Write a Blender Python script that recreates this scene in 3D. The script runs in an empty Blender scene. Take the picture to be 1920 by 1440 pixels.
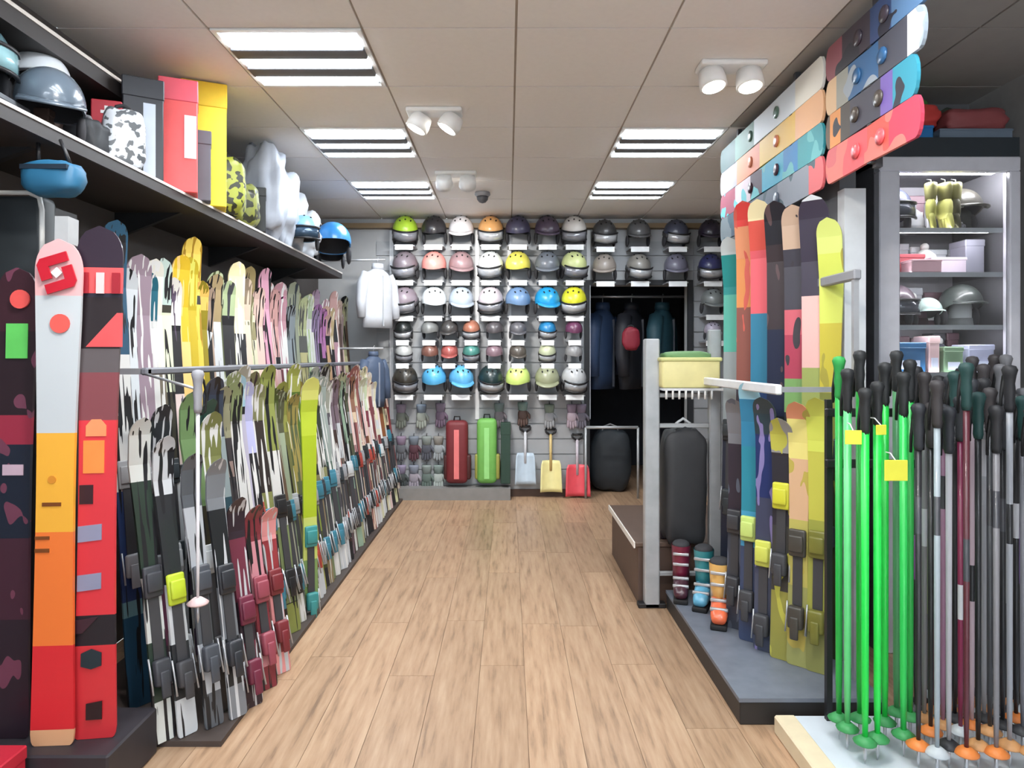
import bpy, bmesh, math, random
from mathutils import Matrix, Vector, noise, Euler
random.seed(7)
PI = math.pi
R = math.radians
scene = bpy.context.scene
COL = scene.collection

# ------------------------------------------------------------------ camera, world, exposure
CAMZ = 1.35
cam_d = bpy.data.cameras.new('camera'); cam = bpy.data.objects.new('camera', cam_d); COL.objects.link(cam)
cam.location = (0, 0, CAMZ); cam.rotation_euler = (PI/2, 0, 0)
cam_d.sensor_width = 36.0; cam_d.lens = 36.0*1277/1920
cam_d.shift_x = 7/1920; cam_d.shift_y = -50/1920
cam_d.clip_start = 0.02
scene.camera = cam
world = bpy.data.worlds.new('fill_daylight'); scene.world = world; world.use_nodes = True  # frontal fill, enters through the glazing added behind the camera
world.node_tree.nodes['Background'].inputs[0].default_value = (0.86, 0.93, 1.0, 1)
world.node_tree.nodes['Background'].inputs[1].default_value = 2.7
scene.view_settings.view_transform = 'Standard'
scene.view_settings.look = 'None'
scene.view_settings.gamma = 1.0
scene.view_settings.use_curve_mapping = False
scene.view_settings.exposure = 0.5
TUBE_POWER = 26.0
SPOT_POWER = 26.0

def PX(px, py, d):
    """a point of the room seen at (px, py) that lies d metres down the aisle"""
    return Vector(((px-953)*d/1277, d, CAMZ+(670-py)*d/1277))

# ------------------------------------------------------------------ materials
def lin(c):
    out = []
    for v in c[:3]:
        v = v/255.0
        out.append(v/12.92 if v <= 0.04045 else ((v+0.055)/1.055)**2.4)
    return (*out, 1.0)
_mats = {}
def mat(c, rough=0.55, metal=0.0, var=0.12, scale=14.0, coat=0.0):
    key = (tuple(c), rough, metal, var, scale, coat)
    if key in _mats: return _mats[key]
    m = bpy.data.materials.new('surface'); m.use_nodes = True
    nt = m.node_tree; b = nt.nodes['Principled BSDF']
    b.inputs['Roughness'].default_value = rough; b.inputs['Metallic'].default_value = metal
    if coat: b.inputs['Coat Weight'].default_value = coat
    tc = nt.nodes.new('ShaderNodeTexCoord'); n = nt.nodes.new('ShaderNodeTexNoise')
    n.inputs['Scale'].default_value = scale; n.inputs['Detail'].default_value = 3
    nt.links.new(tc.outputs['Object'], n.inputs['Vector'])
    mx = nt.nodes.new('ShaderNodeMix'); mx.data_type = 'RGBA'
    L = lin(c)
    mx.inputs['A'].default_value = (*[v*(1-var) for v in L[:3]], 1)
    mx.inputs['B'].default_value = (*[min(1, v*(1+var)+0.004) for v in L[:3]], 1)
    nt.links.new(n.outputs['Fac'], mx.inputs['Factor'])
    nt.links.new(mx.outputs['Result'], b.inputs['Base Color'])
    _mats[key] = m
    return m
def emit_mat(c, strength):
    m = bpy.data.materials.new('glowing_tube'); m.use_nodes = True
    b = m.node_tree.nodes['Principled BSDF']
    b.inputs['Base Color'].default_value = lin(c)
    b.inputs['Emission Color'].default_value = lin(c)
    b.inputs['Emission Strength'].default_value = strength
    return m
def print_mat(bands, accent=None, amount=0.42, scale=9.0, axis=2, rough=0.42, stretch=(1, 1, 1), coat=0.15):
    """printed top sheet: flat colour bands along an axis with a printed accent motif"""
    m = bpy.data.materials.new('printed_sheet'); m.use_nodes = True
    nt = m.node_tree; b = nt.nodes['Principled BSDF']
    b.inputs['Roughness'].default_value = rough
    b.inputs['Coat Weight'].default_value = coat
    tc = nt.nodes.new('ShaderNodeTexCoord')
    sp = nt.nodes.new('ShaderNodeSeparateXYZ'); nt.links.new(tc.outputs['Generated'], sp.inputs[0])
    rp = nt.nodes.new('ShaderNodeValToRGB'); rp.color_ramp.interpolation = 'CONSTANT'
    el = rp.color_ramp.elements
    while len(el) < len(bands): el.new(0.5)
    for e, (p, c) in zip(el, sorted(bands, key=lambda q: q[0])):
        e.position = p; e.color = lin(c)
    if len(bands) == 1:
        for e in el: e.color = lin(bands[0][1])
    nt.links.new(sp.outputs[axis], rp.inputs['Fac'])
    last = rp.outputs['Color']
    if accent is not None:
        mp = nt.nodes.new('ShaderNodeMapping'); mp.inputs['Scale'].default_value = stretch
        mp.inputs['Location'].default_value = (random.random()*9, random.random()*9, random.random()*9)
        nt.links.new(tc.outputs['Object'], mp.inputs['Vector'])
        v = nt.nodes.new('ShaderNodeTexNoise'); v.inputs['Scale'].default_value = scale
        v.inputs['Detail'].default_value = 1.0
        nt.links.new(mp.outputs['Vector'], v.inputs['Vector'])
        th = nt.nodes.new('ShaderNodeMath'); th.operation = 'LESS_THAN'; th.inputs[1].default_value = amount
        nt.links.new(v.outputs['Fac'], th.inputs[0])
        mx = nt.nodes.new('ShaderNodeMix'); mx.data_type = 'RGBA'
        mx.inputs['B'].default_value = lin(accent)
        nt.links.new(th.outputs[0], mx.inputs['Factor']); nt.links.new(last, mx.inputs['A'])
        last = mx.outputs['Result']
    nt.links.new(last, b.inputs['Base Color'])
    return m
def wood_mat():
    m = bpy.data.materials.new('oak_laminate'); m.use_nodes = True
    nt = m.node_tree; b = nt.nodes['Principled BSDF']
    b.inputs['Roughness'].default_value = 0.42
    tc = nt.nodes.new('ShaderNodeTexCoord'); oi = nt.nodes.new('ShaderNodeObjectInfo')
    cb = nt.nodes.new('ShaderNodeCombineXYZ'); ml = nt.nodes.new('ShaderNodeMath'); ml.operation = 'MULTIPLY'
    ml.inputs[1].default_value = 37.0
    nt.links.new(oi.outputs['Random'], ml.inputs[0]); nt.links.new(ml.outputs[0], cb.inputs[2])
    ad = nt.nodes.new('ShaderNodeVectorMath'); ad.operation = 'ADD'
    nt.links.new(tc.outputs['Object'], ad.inputs[0]); nt.links.new(cb.outputs[0], ad.inputs[1])
    mp = nt.nodes.new('ShaderNodeMapping'); mp.inputs['Scale'].default_value = (38, 3.2, 1)
    nt.links.new(ad.outputs[0], mp.inputs['Vector'])
    n = nt.nodes.new('ShaderNodeTexNoise'); n.inputs['Scale'].default_value = 1.0; n.inputs['Detail'].default_value = 6
    n.inputs['Roughness'].default_value = 0.62
    nt.links.new(mp.outputs['Vector'], n.inputs['Vector'])
    rp = nt.nodes.new('ShaderNodeValToRGB'); el = rp.color_ramp.elements
    el[0].position = 0.27; el[0].color = lin((128, 102, 80)); el[1].position = 0.72; el[1].color = lin((189, 159, 130))
    e = el.new(0.45); e.color = lin((171, 138, 109))
    nt.links.new(n.outputs['Fac'], rp.inputs['Fac'])
    hs = nt.nodes.new('ShaderNodeHueSaturation')
    mr = nt.nodes.new('ShaderNodeMapRange'); mr.inputs['To Min'].default_value = 0.88; mr.inputs['To Max'].default_value = 1.1
    nt.links.new(oi.outputs['Random'], mr.inputs['Value']); nt.links.new(mr.outputs[0], hs.inputs['Value'])
    nt.links.new(rp.outputs['Color'], hs.inputs['Color']); nt.links.new(hs.outputs['Color'], b.inputs['Base Color'])
    return m
def glass_mat():
    m = bpy.data.materials.new('clear_glass'); m.use_nodes = True
    nt = m.node_tree; nt.nodes.remove(nt.nodes['Principled BSDF'])
    out = nt.nodes['Material Output']
    t = nt.nodes.new('ShaderNodeBsdfTransparent'); g = nt.nodes.new('ShaderNodeBsdfGlossy')
    g.inputs['Roughness'].default_value = 0.03
    fr = nt.nodes.new('ShaderNodeFresnel'); fr.inputs['IOR'].default_value = 1.45
    mx = nt.nodes.new('ShaderNodeMixShader')
    nt.links.new(fr.outputs[0], mx.inputs[0]); nt.links.new(t.outputs[0], mx.inputs[1]); nt.links.new(g.outputs[0], mx.inputs[2])
    nt.links.new(mx.outputs[0], out.inputs['Surface'])
    return m
GLASS = glass_mat()
WHITE = (232, 232, 230); BLACK = (26, 26, 29); DGREY = (62, 62, 66); STEEL = (170, 172, 176)
M_WHITE = mat(WHITE, 0.4); M_BLACK = mat(BLACK, 0.45); M_DGREY = mat(DGREY, 0.5)
M_STEEL = mat((188, 190, 194), 0.3, 0.55); M_GREY = mat((140, 141, 146), 0.5)
M_RUBBER = mat((20, 20, 22), 0.75); M_FOAM = mat((58, 58, 62), 0.85)

# ------------------------------------------------------------------ mesh helpers
class MB:
    def __init__(s): s.v = []; s.f = []; s.sm = []
    def add(s, verts, faces, smooth=False, M=None):
        o = len(s.v)
        for p in verts:
            p = Vector(p)
            s.v.append(tuple(M @ p) if M is not None else tuple(p))
        for f in faces:
            s.f.append(tuple(i+o for i in f)); s.sm.append(smooth)
        return s
    def box(s, x0, x1, y0, y1, z0, z1, M=None):
        vs = [(x, y, z) for z in (z0, z1) for y in (y0, y1) for x in (x0, x1)]
        fs = [(0, 2, 3, 1), (4, 5, 7, 6), (0, 1, 5, 4), (2, 6, 7, 3), (0, 4, 6, 2), (1, 3, 7, 5)]
        return s.add(vs, fs, False, M)
    def rbox(s, x0, x1, y0, y1, z0, z1, b=0.01, seg=2, M=None):
        bm = bmesh.new(); bmesh.ops.create_cube(bm, size=1)
        for v in bm.verts:
            v.co = ((x0+x1)/2+v.co.x*(x1-x0), (y0+y1)/2+v.co.y*(y1-y0), (z0+z1)/2+v.co.z*(z1-z0))
        b = min(b, 0.49*min(x1-x0, y1-y0, z1-z0))
        bmesh.ops.bevel(bm, geom=bm.edges[:], offset=b, segments=seg, profile=0.5, affect='EDGES')
        bm.verts.index_update()
        s.add([tuple(v.co) for v in bm.verts], [tuple(v.index for v in f.verts) for f in bm.faces], seg > 1, M)
        bm.free(); return s
    def tube(s, pts, r, n=8, M=None, caps=True):
        pts = [Vector(p) for p in pts]; rs = r if isinstance(r, (list, tuple)) else [r]*len(pts)
        vs, fs = [], []; up = Vector((0, 0, 1)); prev = None
        for i, p in enumerate(pts):
            t = (pts[min(i+1, len(pts)-1)]-pts[max(i-1, 0)]).normalized()
            if prev is None:
                a = t.cross(up if abs(t.z) < 0.9 else Vector((1, 0, 0))).normalized()
            else:
                a = (prev - t*prev.dot(t)).normalized()
            prev = a; bb = t.cross(a)
            for k in range(n):
                an = 2*PI*k/n; vs.append(p+(a*math.cos(an)+bb*math.sin(an))*rs[i])
        for i in range(len(pts)-1):
            for k in range(n):
                k2 = (k+1) % n; fs.append((i*n+k, i*n+k2, (i+1)*n+k2, (i+1)*n+k))
        if caps:
            fs.append(tuple(reversed(range(n)))); fs.append(tuple((len(pts)-1)*n+k for k in range(n)))
        return s.add(vs, fs, True, M)
    def lathe(s, prof, n=16, M=None, sx=1.0, sy=1.0):
        vs, fs = [], []
        for (r, z) in prof:
            for k in range(n):
                a = 2*PI*k/n; vs.append((r*math.cos(a)*sx, r*math.sin(a)*sy, z))
        for i in range(len(prof)-1):
            for k in range(n):
                k2 = (k+1) % n; fs.append((i*n+k, i*n+k2, (i+1)*n+k2, (i+1)*n+k))
        fs.append(tuple(reversed(range(n)))); fs.append(tuple((len(prof)-1)*n+k for k in range(n)))
        return s.add(vs, fs, True, M)
    def ell(s, cx, cy, cz, rx, ry, rz, n=14, m=8, e=1.0, wob=0.0, wf=3.0, seed=0.0, M=None):
        def pw(c): return math.copysign(abs(c)**e, c)
        vs, fs = [], []
        for i in range(m+1):
            th = -PI/2+PI*i/m
            for k in range(n):
                ph = 2*PI*k/n
                x = pw(math.cos(th))*pw(math.cos(ph)); y = pw(math.cos(th))*pw(math.sin(ph)); z = pw(math.sin(th))
                w = 1.0
                if wob: w += wob*noise.noise(Vector((x*wf+seed, y*wf-seed*1.7, z*wf+3.1*seed)))
                vs.append((cx+rx*x*w, cy+ry*y*w, cz+rz*z*w))
        for i in range(m):
            for k in range(n):
                k2 = (k+1) % n; fs.append((i*n+k, i*n+k2, (i+1)*n+k2, (i+1)*n+k))
        return s.add(vs, fs, True, M)
    def prism(s, out, y0, y1, M=None):
        """outline given as (x, z) pairs, extruded along y"""
        n = len(out)
        vs = [(x, y0, z) for x, z in out]+[(x, y1, z) for x, z in out]
        fs = [tuple(range(n)), tuple(reversed(range(n, 2*n)))]
        for k in range(n):
            k2 = (k+1) % n; fs.append((k2, k, n+k, n+k2))
        return s.add(vs, fs, False, M)
    def mesh(s, name='mesh'):
        me = bpy.data.meshes.new(name); me.from_pydata(s.v, [], s.f)
        me.polygons.foreach_set('use_smooth', s.sm); me.validate(); me.update()
        return me
    def build(s, name, m, parent=None):
        me = s.mesh(name); me.materials.append(m)
        return link(name, me, parent)
def link(name, me, parent=None, loc=None, rot=None):
    o = bpy.data.objects.new(name, me); COL.objects.link(o)
    if parent is not None: o.parent = parent
    if loc is not None: o.location = loc
    if rot is not None: o.rotation_euler = rot
    return o
def tag(o, label, cat, group=None):
    o['label'] = label; o['category'] = cat
    if group: o['group'] = group
    return o
def thing(name, label, cat, loc=(0, 0, 0), rot=(0, 0, 0), group=None):
    o = bpy.data.objects.new(name, None); COL.objects.link(o)
    o.empty_display_size = 0.05; o.location = loc; o.rotation_euler = rot
    return tag(o, label, cat, group)
def struct(o): o['kind'] = 'structure'; return o
ORD = ['zeroth', 'first', 'second', 'third', 'fourth', 'fifth', 'sixth', 'seventh', 'eighth', 'ninth', 'tenth',
       'eleventh', 'twelfth', 'thirteenth', 'fourteenth', 'fifteenth', 'sixteenth', 'seventeenth', 'eighteenth', 'nineteenth', 'twentieth']
def nth(n):
    if n <= 20: return ORD[n]
    t = {2: 'twent', 3: 'thirt', 4: 'fort', 5: 'fift', 6: 'sixt', 7: 'sevent', 8: 'eight'}[n//10]
    return t+'y-'+ORD[n % 10] if n % 10 else t+'ieth'

# ------------------------------------------------------------------ the room
XL, XR, YF, YB, H = -1.85, 2.45, -1.6, 6.63, 2.70
WOOD = wood_mat()
floor = struct(MB().box(XL, XR, YF, YB+2.0, -0.1, -0.004).build('floor', mat((92, 62, 42), 0.6)))
pw_, pl_ = 0.192, 1.285
pm = MB().box(0.0008, pw_-0.0008, 0.001, pl_-0.001, -0.004, 0.0).mesh('plank'); pm.materials.append(WOOD)
cut = {}
i = 0
x = XL
while x < 2.3:
    y = YF - random.random()*pl_
    while y < YB+1.9:
        y0, y1 = max(y, YF), min(y+pl_, YB+1.9)
        if y1-y0 > 0.05:
            if y1-y0 > pl_-0.01: link('floor_plank', pm, floor, (x, y, 0))
            else: MB().box(0.0008, pw_-0.0008, 0.001, y1-y0-0.001, -0.004, 0.0).build('floor_plank', WOOD, floor).location = (x, y0, 0)
        y += pl_
    x += pw_
M_WALL = mat((196, 196, 196), 0.7, var=0.05); M_WALL_SHADE = mat((86, 80, 78), 0.7, var=0.08)  # second one: left wall, shade under the shelf put into its colour
wl = struct(MB().box(XL-0.1, XL, YF, YB, 0, H).build('wall_left', M_WALL_SHADE))
wr = struct(MB().box(XR, XR+0.1, YF, YB, 0, H).build('wall_right', mat((150, 148, 146), 0.7)))
# back wall with a doorway
DX0, DX1, DZ = 0.79, 1.74, 2.05
wb = MB()
wb.box(XL, DX0, YB, YB+0.1, 0, H).box(DX1, XR, YB, YB+0.1, 0, H).box(DX0, DX1, YB, YB+0.1, DZ, H)
wall_back = struct(wb.build('wall_back', mat((176, 178, 180), 0.7, var=0.04)))
# slats of the display wall
M_SLAT = mat((160, 163, 167), 0.5, var=0.05)
z = 0.12; sh = 0.148
while z+sh < 2.58:
    for (x0, x1) in ((-1.28, DX0-0.06), (DX1+0.06, XR)):
        MB().box(x0, x1, YB-0.016, YB, z, z+sh-0.012).build('slat', M_SLAT, wall_back)
    if z > DZ: MB().box(DX0-0.058, DX1+0.058, YB-0.016, YB, z, z+sh-0.012).build('slat', M_SLAT, wall_back)
    z += sh
for k, px in enumerate((735, 895, 955, 1103)):
    xx = (px-953)*YB/1277
    MB().box(xx-0.018, xx+0.018, YB-0.03, YB, 0.75 if px != 955 else 1.0, 2.58).build('upright_rail', mat((226, 228, 232), 0.4), wall_back)
struct(MB().box(XL, DX0-0.02, YB-0.022, YB, 0, 0.07).build('baseboard_back', mat((74, 52, 40), 0.5)))
struct(MB().box(XL, XR, YB-0.09, YB, 2.595, 2.64).build('trim_1', mat((134, 112, 82), 0.5)))
t2 = MB().box(DX0-0.05, DX0, YB-0.035, YB, 0, DZ+0.05).box(DX1, DX1+0.05, YB-0.035, YB, 0, DZ+0.05).box(DX0, DX1, YB-0.035, YB, DZ, DZ+0.05)
struct(t2.build('trim_2', mat((40, 42, 46), 0.5)))
# dim store room behind the doorway
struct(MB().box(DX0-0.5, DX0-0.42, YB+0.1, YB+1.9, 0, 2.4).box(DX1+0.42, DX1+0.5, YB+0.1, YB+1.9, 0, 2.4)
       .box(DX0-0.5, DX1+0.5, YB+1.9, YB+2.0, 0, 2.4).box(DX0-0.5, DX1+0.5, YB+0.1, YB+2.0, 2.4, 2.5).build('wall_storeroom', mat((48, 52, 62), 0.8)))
# unseen shop front behind the camera, its glazing added to let in fill light
wf = MB().box(XL, XR, YF-0.1, YF, 0, 0.35).box(XL, XR, YF-0.1, YF, 2.4, H).box(XL, XL+0.25, YF-0.1, YF, 0.35, 2.4).box(XR-0.25, XR, YF-0.1, YF, 0.35, 2.4)
struct(wf.build('wall_front', M_WALL))
w1 = struct(MB().box(XL+0.25, XR-0.25, YF-0.06, YF-0.02, 0.35, 0.42).box(XL+0.25, XR-0.25, YF-0.06, YF-0.02, 2.33, 2.4).build('fill_window_1', M_DGREY))
for xx in (XL+0.25, -0.4, 1.0, XR-0.32):
    MB().box(xx, xx+0.07, YF-0.06, YF-0.02, 0.42, 2.33).build('fill_window_frame', M_DGREY, w1)
for (a, b_) in ((XL+0.32, -0.4), (-0.33, 1.0), (1.07, XR-0.32)):
    MB().box(a, b_, YF-0.045, YF-0.037, 0.42, 2.33).build('pane', GLASS, w1)
# niche wall behind the cabinet, partition behind the ski rack
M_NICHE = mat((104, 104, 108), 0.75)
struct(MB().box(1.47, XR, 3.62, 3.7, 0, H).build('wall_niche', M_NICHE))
part = struct(MB().box(1.42, 1.49, 2.92, 4.35, 0, 2.66).build('wall_partition', mat((92, 94, 98), 0.7)))
MB().box(1.412, 1.502, 2.86, 2.92, 0, 2.06).build('post', mat((206, 210, 214), 0.45), part)
# ceiling: slab, tiles, those over the niche coloured darker for the snowboard rack's shade
ceil = struct(MB().box(XL, XR, YF, YB, H+0.002, H+0.1).build('ceiling', mat((178, 168, 158), 0.8)))
M_TILE = mat((236, 233, 230), 0.85, var=0.03, scale=40)
M_TILE_SHADE = mat((160, 156, 152), 0.85, var=0.05)
TX, TY = 0.63, 0.60
LAMPS = [(-2, 2), (-2, 4), (-2, 6), (1, 4), (1, 6), (-2, 0), (1, 0), (-2, -2), (1, -2), (-2, -4), (1, -4)]
def cell(i, j): return 0.032+TX*i, 2.78+TY*(j-2)     # lower-left corner of a ceiling cell
tile_me = {}
for i in range(-3, 5):
    for j in range(-7, 11):
        x0, y0 = cell(i, j); x1, y1 = x0+TX, y0+TY
        if (i, j) in LAMPS: continue
        x0 = max(x0, XL); x1 = min(x1, XR); y0 = max(y0, YF); y1 = min(y1, YB)
        if x1-x0 < 0.04 or y1-y0 < 0.04: continue
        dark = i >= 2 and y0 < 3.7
        key = (round(x1-x0, 3), round(y1-y0, 3), dark)
        if key not in tile_me:
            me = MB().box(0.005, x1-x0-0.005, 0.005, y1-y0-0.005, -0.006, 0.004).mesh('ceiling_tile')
            me.materials.append(M_TILE_SHADE if dark else M_TILE); tile_me[key] = me
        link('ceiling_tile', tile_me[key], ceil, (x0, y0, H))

# ------------------------------------------------------------------ lamps of the room
TUBE = emit_mat((238, 247, 255), TUBE_POWER)
M_LOUV = mat((104, 106, 110), 0.6)
lamp_words = {(-2, 2): 'nearest lit panel light, on the left, above the yellow box', (-2, 4): 'middle panel light of the left ceiling row',
              (-2, 6): 'farthest panel light of the left ceiling row', (1, 4): 'nearer panel light on the right, beside the snowboards',
              (1, 6): 'farther panel light on the right, near the back wall'}
for (i, j) in LAMPS:
    x0, y0 = cell(i, j)
    if y0 < YF: continue
    t = thing('ceiling_panel_light', 'square three-tube ceiling light, '+lamp_words.get((i, j), '%s row above the shop entrance, %s side' % (nth(1-j//2), 'right' if i > 0 else 'left')), 'ceiling light', (x0+TX/2, y0+TY/2, H), group='recessed ceiling lights')
    hx, hy = TX/2-0.006, TY/2-0.006
    MB().box(-hx, hx, -hy, -hy+0.02, -0.012, 0).box(-hx, hx, hy-0.02, hy, -0.012, 0).box(-hx, -hx+0.02, -hy+0.02, hy-0.02, -0.012, 0).box(hx-0.02, hx, -hy+0.02, hy-0.02, -0.012, 0).build('frame', M_WHITE, t)
    MB().box(-hx+0.02, hx-0.02, -hy+0.02, hy-0.02, -0.002, 0.0).build('reflector', M_LOUV, t)
    for k in (-1, 0, 1):
        yy = k*0.19
        MB().rbox(-hx+0.025, hx-0.025, yy-0.042, yy+0.042, -0.020, -0.0025, 0.008).build('tube', TUBE, t)
    for k in (-0.5, 0.5):
        MB().rbox(-hx+0.02, hx-0.02, k*0.19-0.045, k*0.19+0.045, -0.026, -0.0025, 0.006).build('louvre', M_LOUV, t)
LENS = emit_mat((255, 250, 240), 14.0)
def spotlight(x, y, aim, label, n=2, power=SPOT_POWER):
    t = thing('ceiling_spotlight', label, 'spotlight', (x, y, H-0.006), group='ceiling spotlights')
    MB().rbox(-0.075*n, 0.075*n, -0.06, 0.06, -0.025, 0, 0.008).build('base_plate', M_WHITE, t)
    for k in range(n):
        xx = (k-(n-1)/2)*0.17
        d = (Vector(aim)-Vector((x+xx, y, H-0.06))).normalized()
        q = d.to_track_quat('-Z', 'Y').to_matrix().to_4x4()
        Mx = Matrix.Translation((xx, 0, -0.075)) @ q
        h = MB().lathe([(0.03, 0.05), (0.055, 0.045), (0.062, 0.0), (0.062, -0.035), (0.052, -0.035)], 18, Mx).build('head', M_WHITE, t)
        MB().lathe([(0.05, -0.030), (0.05, -0.037), (0.02, -0.039)], 18, Mx).build('lens', LENS, h)
        ld = bpy.data.lights.new('spot_beam', 'SPOT'); ld.energy = power; ld.spot_size = R(105); ld.spot_blend = 0.9
        ld.shadow_soft_size = 0.05; ld.color = (1.0, 0.96, 0.9)
        lo = bpy.data.objects.new('spot_beam', ld); COL.objects.link(lo); lo.parent = t
        lo.location = Vector((xx, 0, -0.075))+d*0.06; lo.rotation_euler = q.to_euler()
spotlight(-0.40, 3.70, (-1.3, 3.6, 1.0), 'white twin-head ceiling spotlight nearest the left panel light')
spotlight(-0.38, 4.95, (-0.5, 6.6, 1.3), 'white twin-head ceiling spotlight close to the back wall', power=52)
spotlight(1.02, 3.12, (1.2, 2.7, 0.6), 'white twin-head ceiling spotlight beside the snowboards', power=4)
spotlight(0.3, 1.5, (1.5, 2.6, 0.7), 'unseen twin-head spotlight added to light the poles, above the entrance')  # out of view, added to even out the light on the right
spotlight(-0.5, 1.5, (-1.4, 2.6, 0.8), 'unseen twin-head spotlight added to light the upright skis, above the entrance')  # out of view, added to even out the light on the left
t = thing('security_camera', 'small grey dome security camera on ceiling near back wall', 'camera', (-0.21, 5.55, H-0.006))
MB().lathe([(0.06, 0), (0.065, -0.02), (0.05, -0.035)], 18).build('mount', M_GREY, t)
MB().lathe([(0.048, -0.035), (0.044, -0.06), (0.028, -0.08), (0.006, -0.088)], 18).build('dome', M_DGREY, t)

# ------------------------------------------------------------------ builders of goods
def ski_board_mesh(L, w, th=0.013, tipbend=0.07, square=False):
    mb = MB(); vs = []; fs = []
    wt, ww, wl_ = w*1.0, w*0.78, w*0.92
    tl = w*0.75
    zs = [0, w*0.03, w*0.1, w*0.25]+[w*0.25+(L-tl-w*0.25)*k/10 for k in range(1, 11)]
    zs += [L-tl*math.cos(PI/2*k/9) for k in range(1, 9)]+[L]
    N = len(zs)-1
    for zz in zs:
        s = zz/L
        if s < 0.5: hw = wl_+(ww-wl_)*math.sin(s/0.5*PI/2)
        else: hw = ww+(wt-ww)*(1-math.cos(min(1, (s-0.5)/0.40)*PI/2))
        e = (L-zz)/tl
        if e < 1: hw *= max(0.04, math.sqrt(max(0.0, 1-(1-e)**2.3)))
        e2 = zz/(w*0.25)
        if e2 < 1 and not square: hw *= 0.80+0.20*math.sqrt(max(0, 1-(1-e2)**2))
        hw *= 0.5
        yy = 0.0
        if s > 0.86: yy = -tipbend*((s-0.86)/0.14)**2
        t_ = th*(0.55+0.45*math.sin(min(1, max(0, s))*PI))
        vs += [(-hw, yy-t_, zz), (hw, yy-t_, zz), (hw, yy, zz), (-hw, yy, zz)]
    for i in range(N):
        for k in range(4):
            k2 = (k+1) % 4; fs.append((i*4+k, i*4+k2, (i+1)*4+k2, (i+1)*4+k))
    fs += [(3, 2, 1, 0), tuple(N*4+k for k in range(4))]
    return mb.add(vs, fs, False)
def binding(root, L, w, col, z0=None, hh=0.04):
    z = z0 if z0 is not None else L*0.47
    sp = min(0.31, L*0.24)
    m1 = mat(col, 0.4); hw = min(0.034, w*0.42); y = -0.013
    tp = MB().rbox(-hw, hw, y-hh*0.6, y, z-0.06, z+0.05, 0.008)
    tp.rbox(-hw*0.85, hw*0.85, y-hh, y-hh*0.55, z-0.04, z+0.028, 0.01)
    tp.build('toe_piece', m1, root)
    hp = MB().rbox(-hw*0.9, hw*0.9, y-hh*1.05, y, z-sp-0.09, z-sp, 0.01).rbox(-hw*0.5, hw*0.5, y-hh*1.25, y-hh*0.9, z-sp-0.13, z-sp-0.04, 0.006)
    h = hp.build('heel_piece', m1 if max(col) < 180 else M_DGREY, root)
    MB().box(-hw*0.55, hw*0.55, y-0.006, y, z-sp, z-0.06).build('plate', M_DGREY, root)
    MB().tube([(-hw*1.15, y-0.004, z-sp+0.01), (-hw*1.15, y-0.012, z-sp-0.05), (-hw*1.2, y-0.02, z-sp-0.11)], 0.0035, 6).tube([(hw*1.15, y-0.004, z-sp+0.01), (hw*1.15, y-0.012, z-sp-0.05), (hw*1.2, y-0.02, z-sp-0.11)], 0.0035, 6).build('brake', M_STEEL, h)
def ski(loc, yaw, lean, L, w, bands, accent, label, group, bcol=None, amount=0.4, cat='ski', roll=0.0, z0=None, scale=9.0, stretch=(1, 1, 0.6), hh=0.04, bend=0.07):
    t = thing('ski', label, cat, loc, (-lean, roll, yaw), group)
    ski_board_mesh(L, w, tipbend=bend).build('board', print_mat(bands, accent, amount, scale, stretch=stretch), t)
    if bcol is not None: binding(t, L, w, bcol, z0, hh)
    return t
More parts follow.
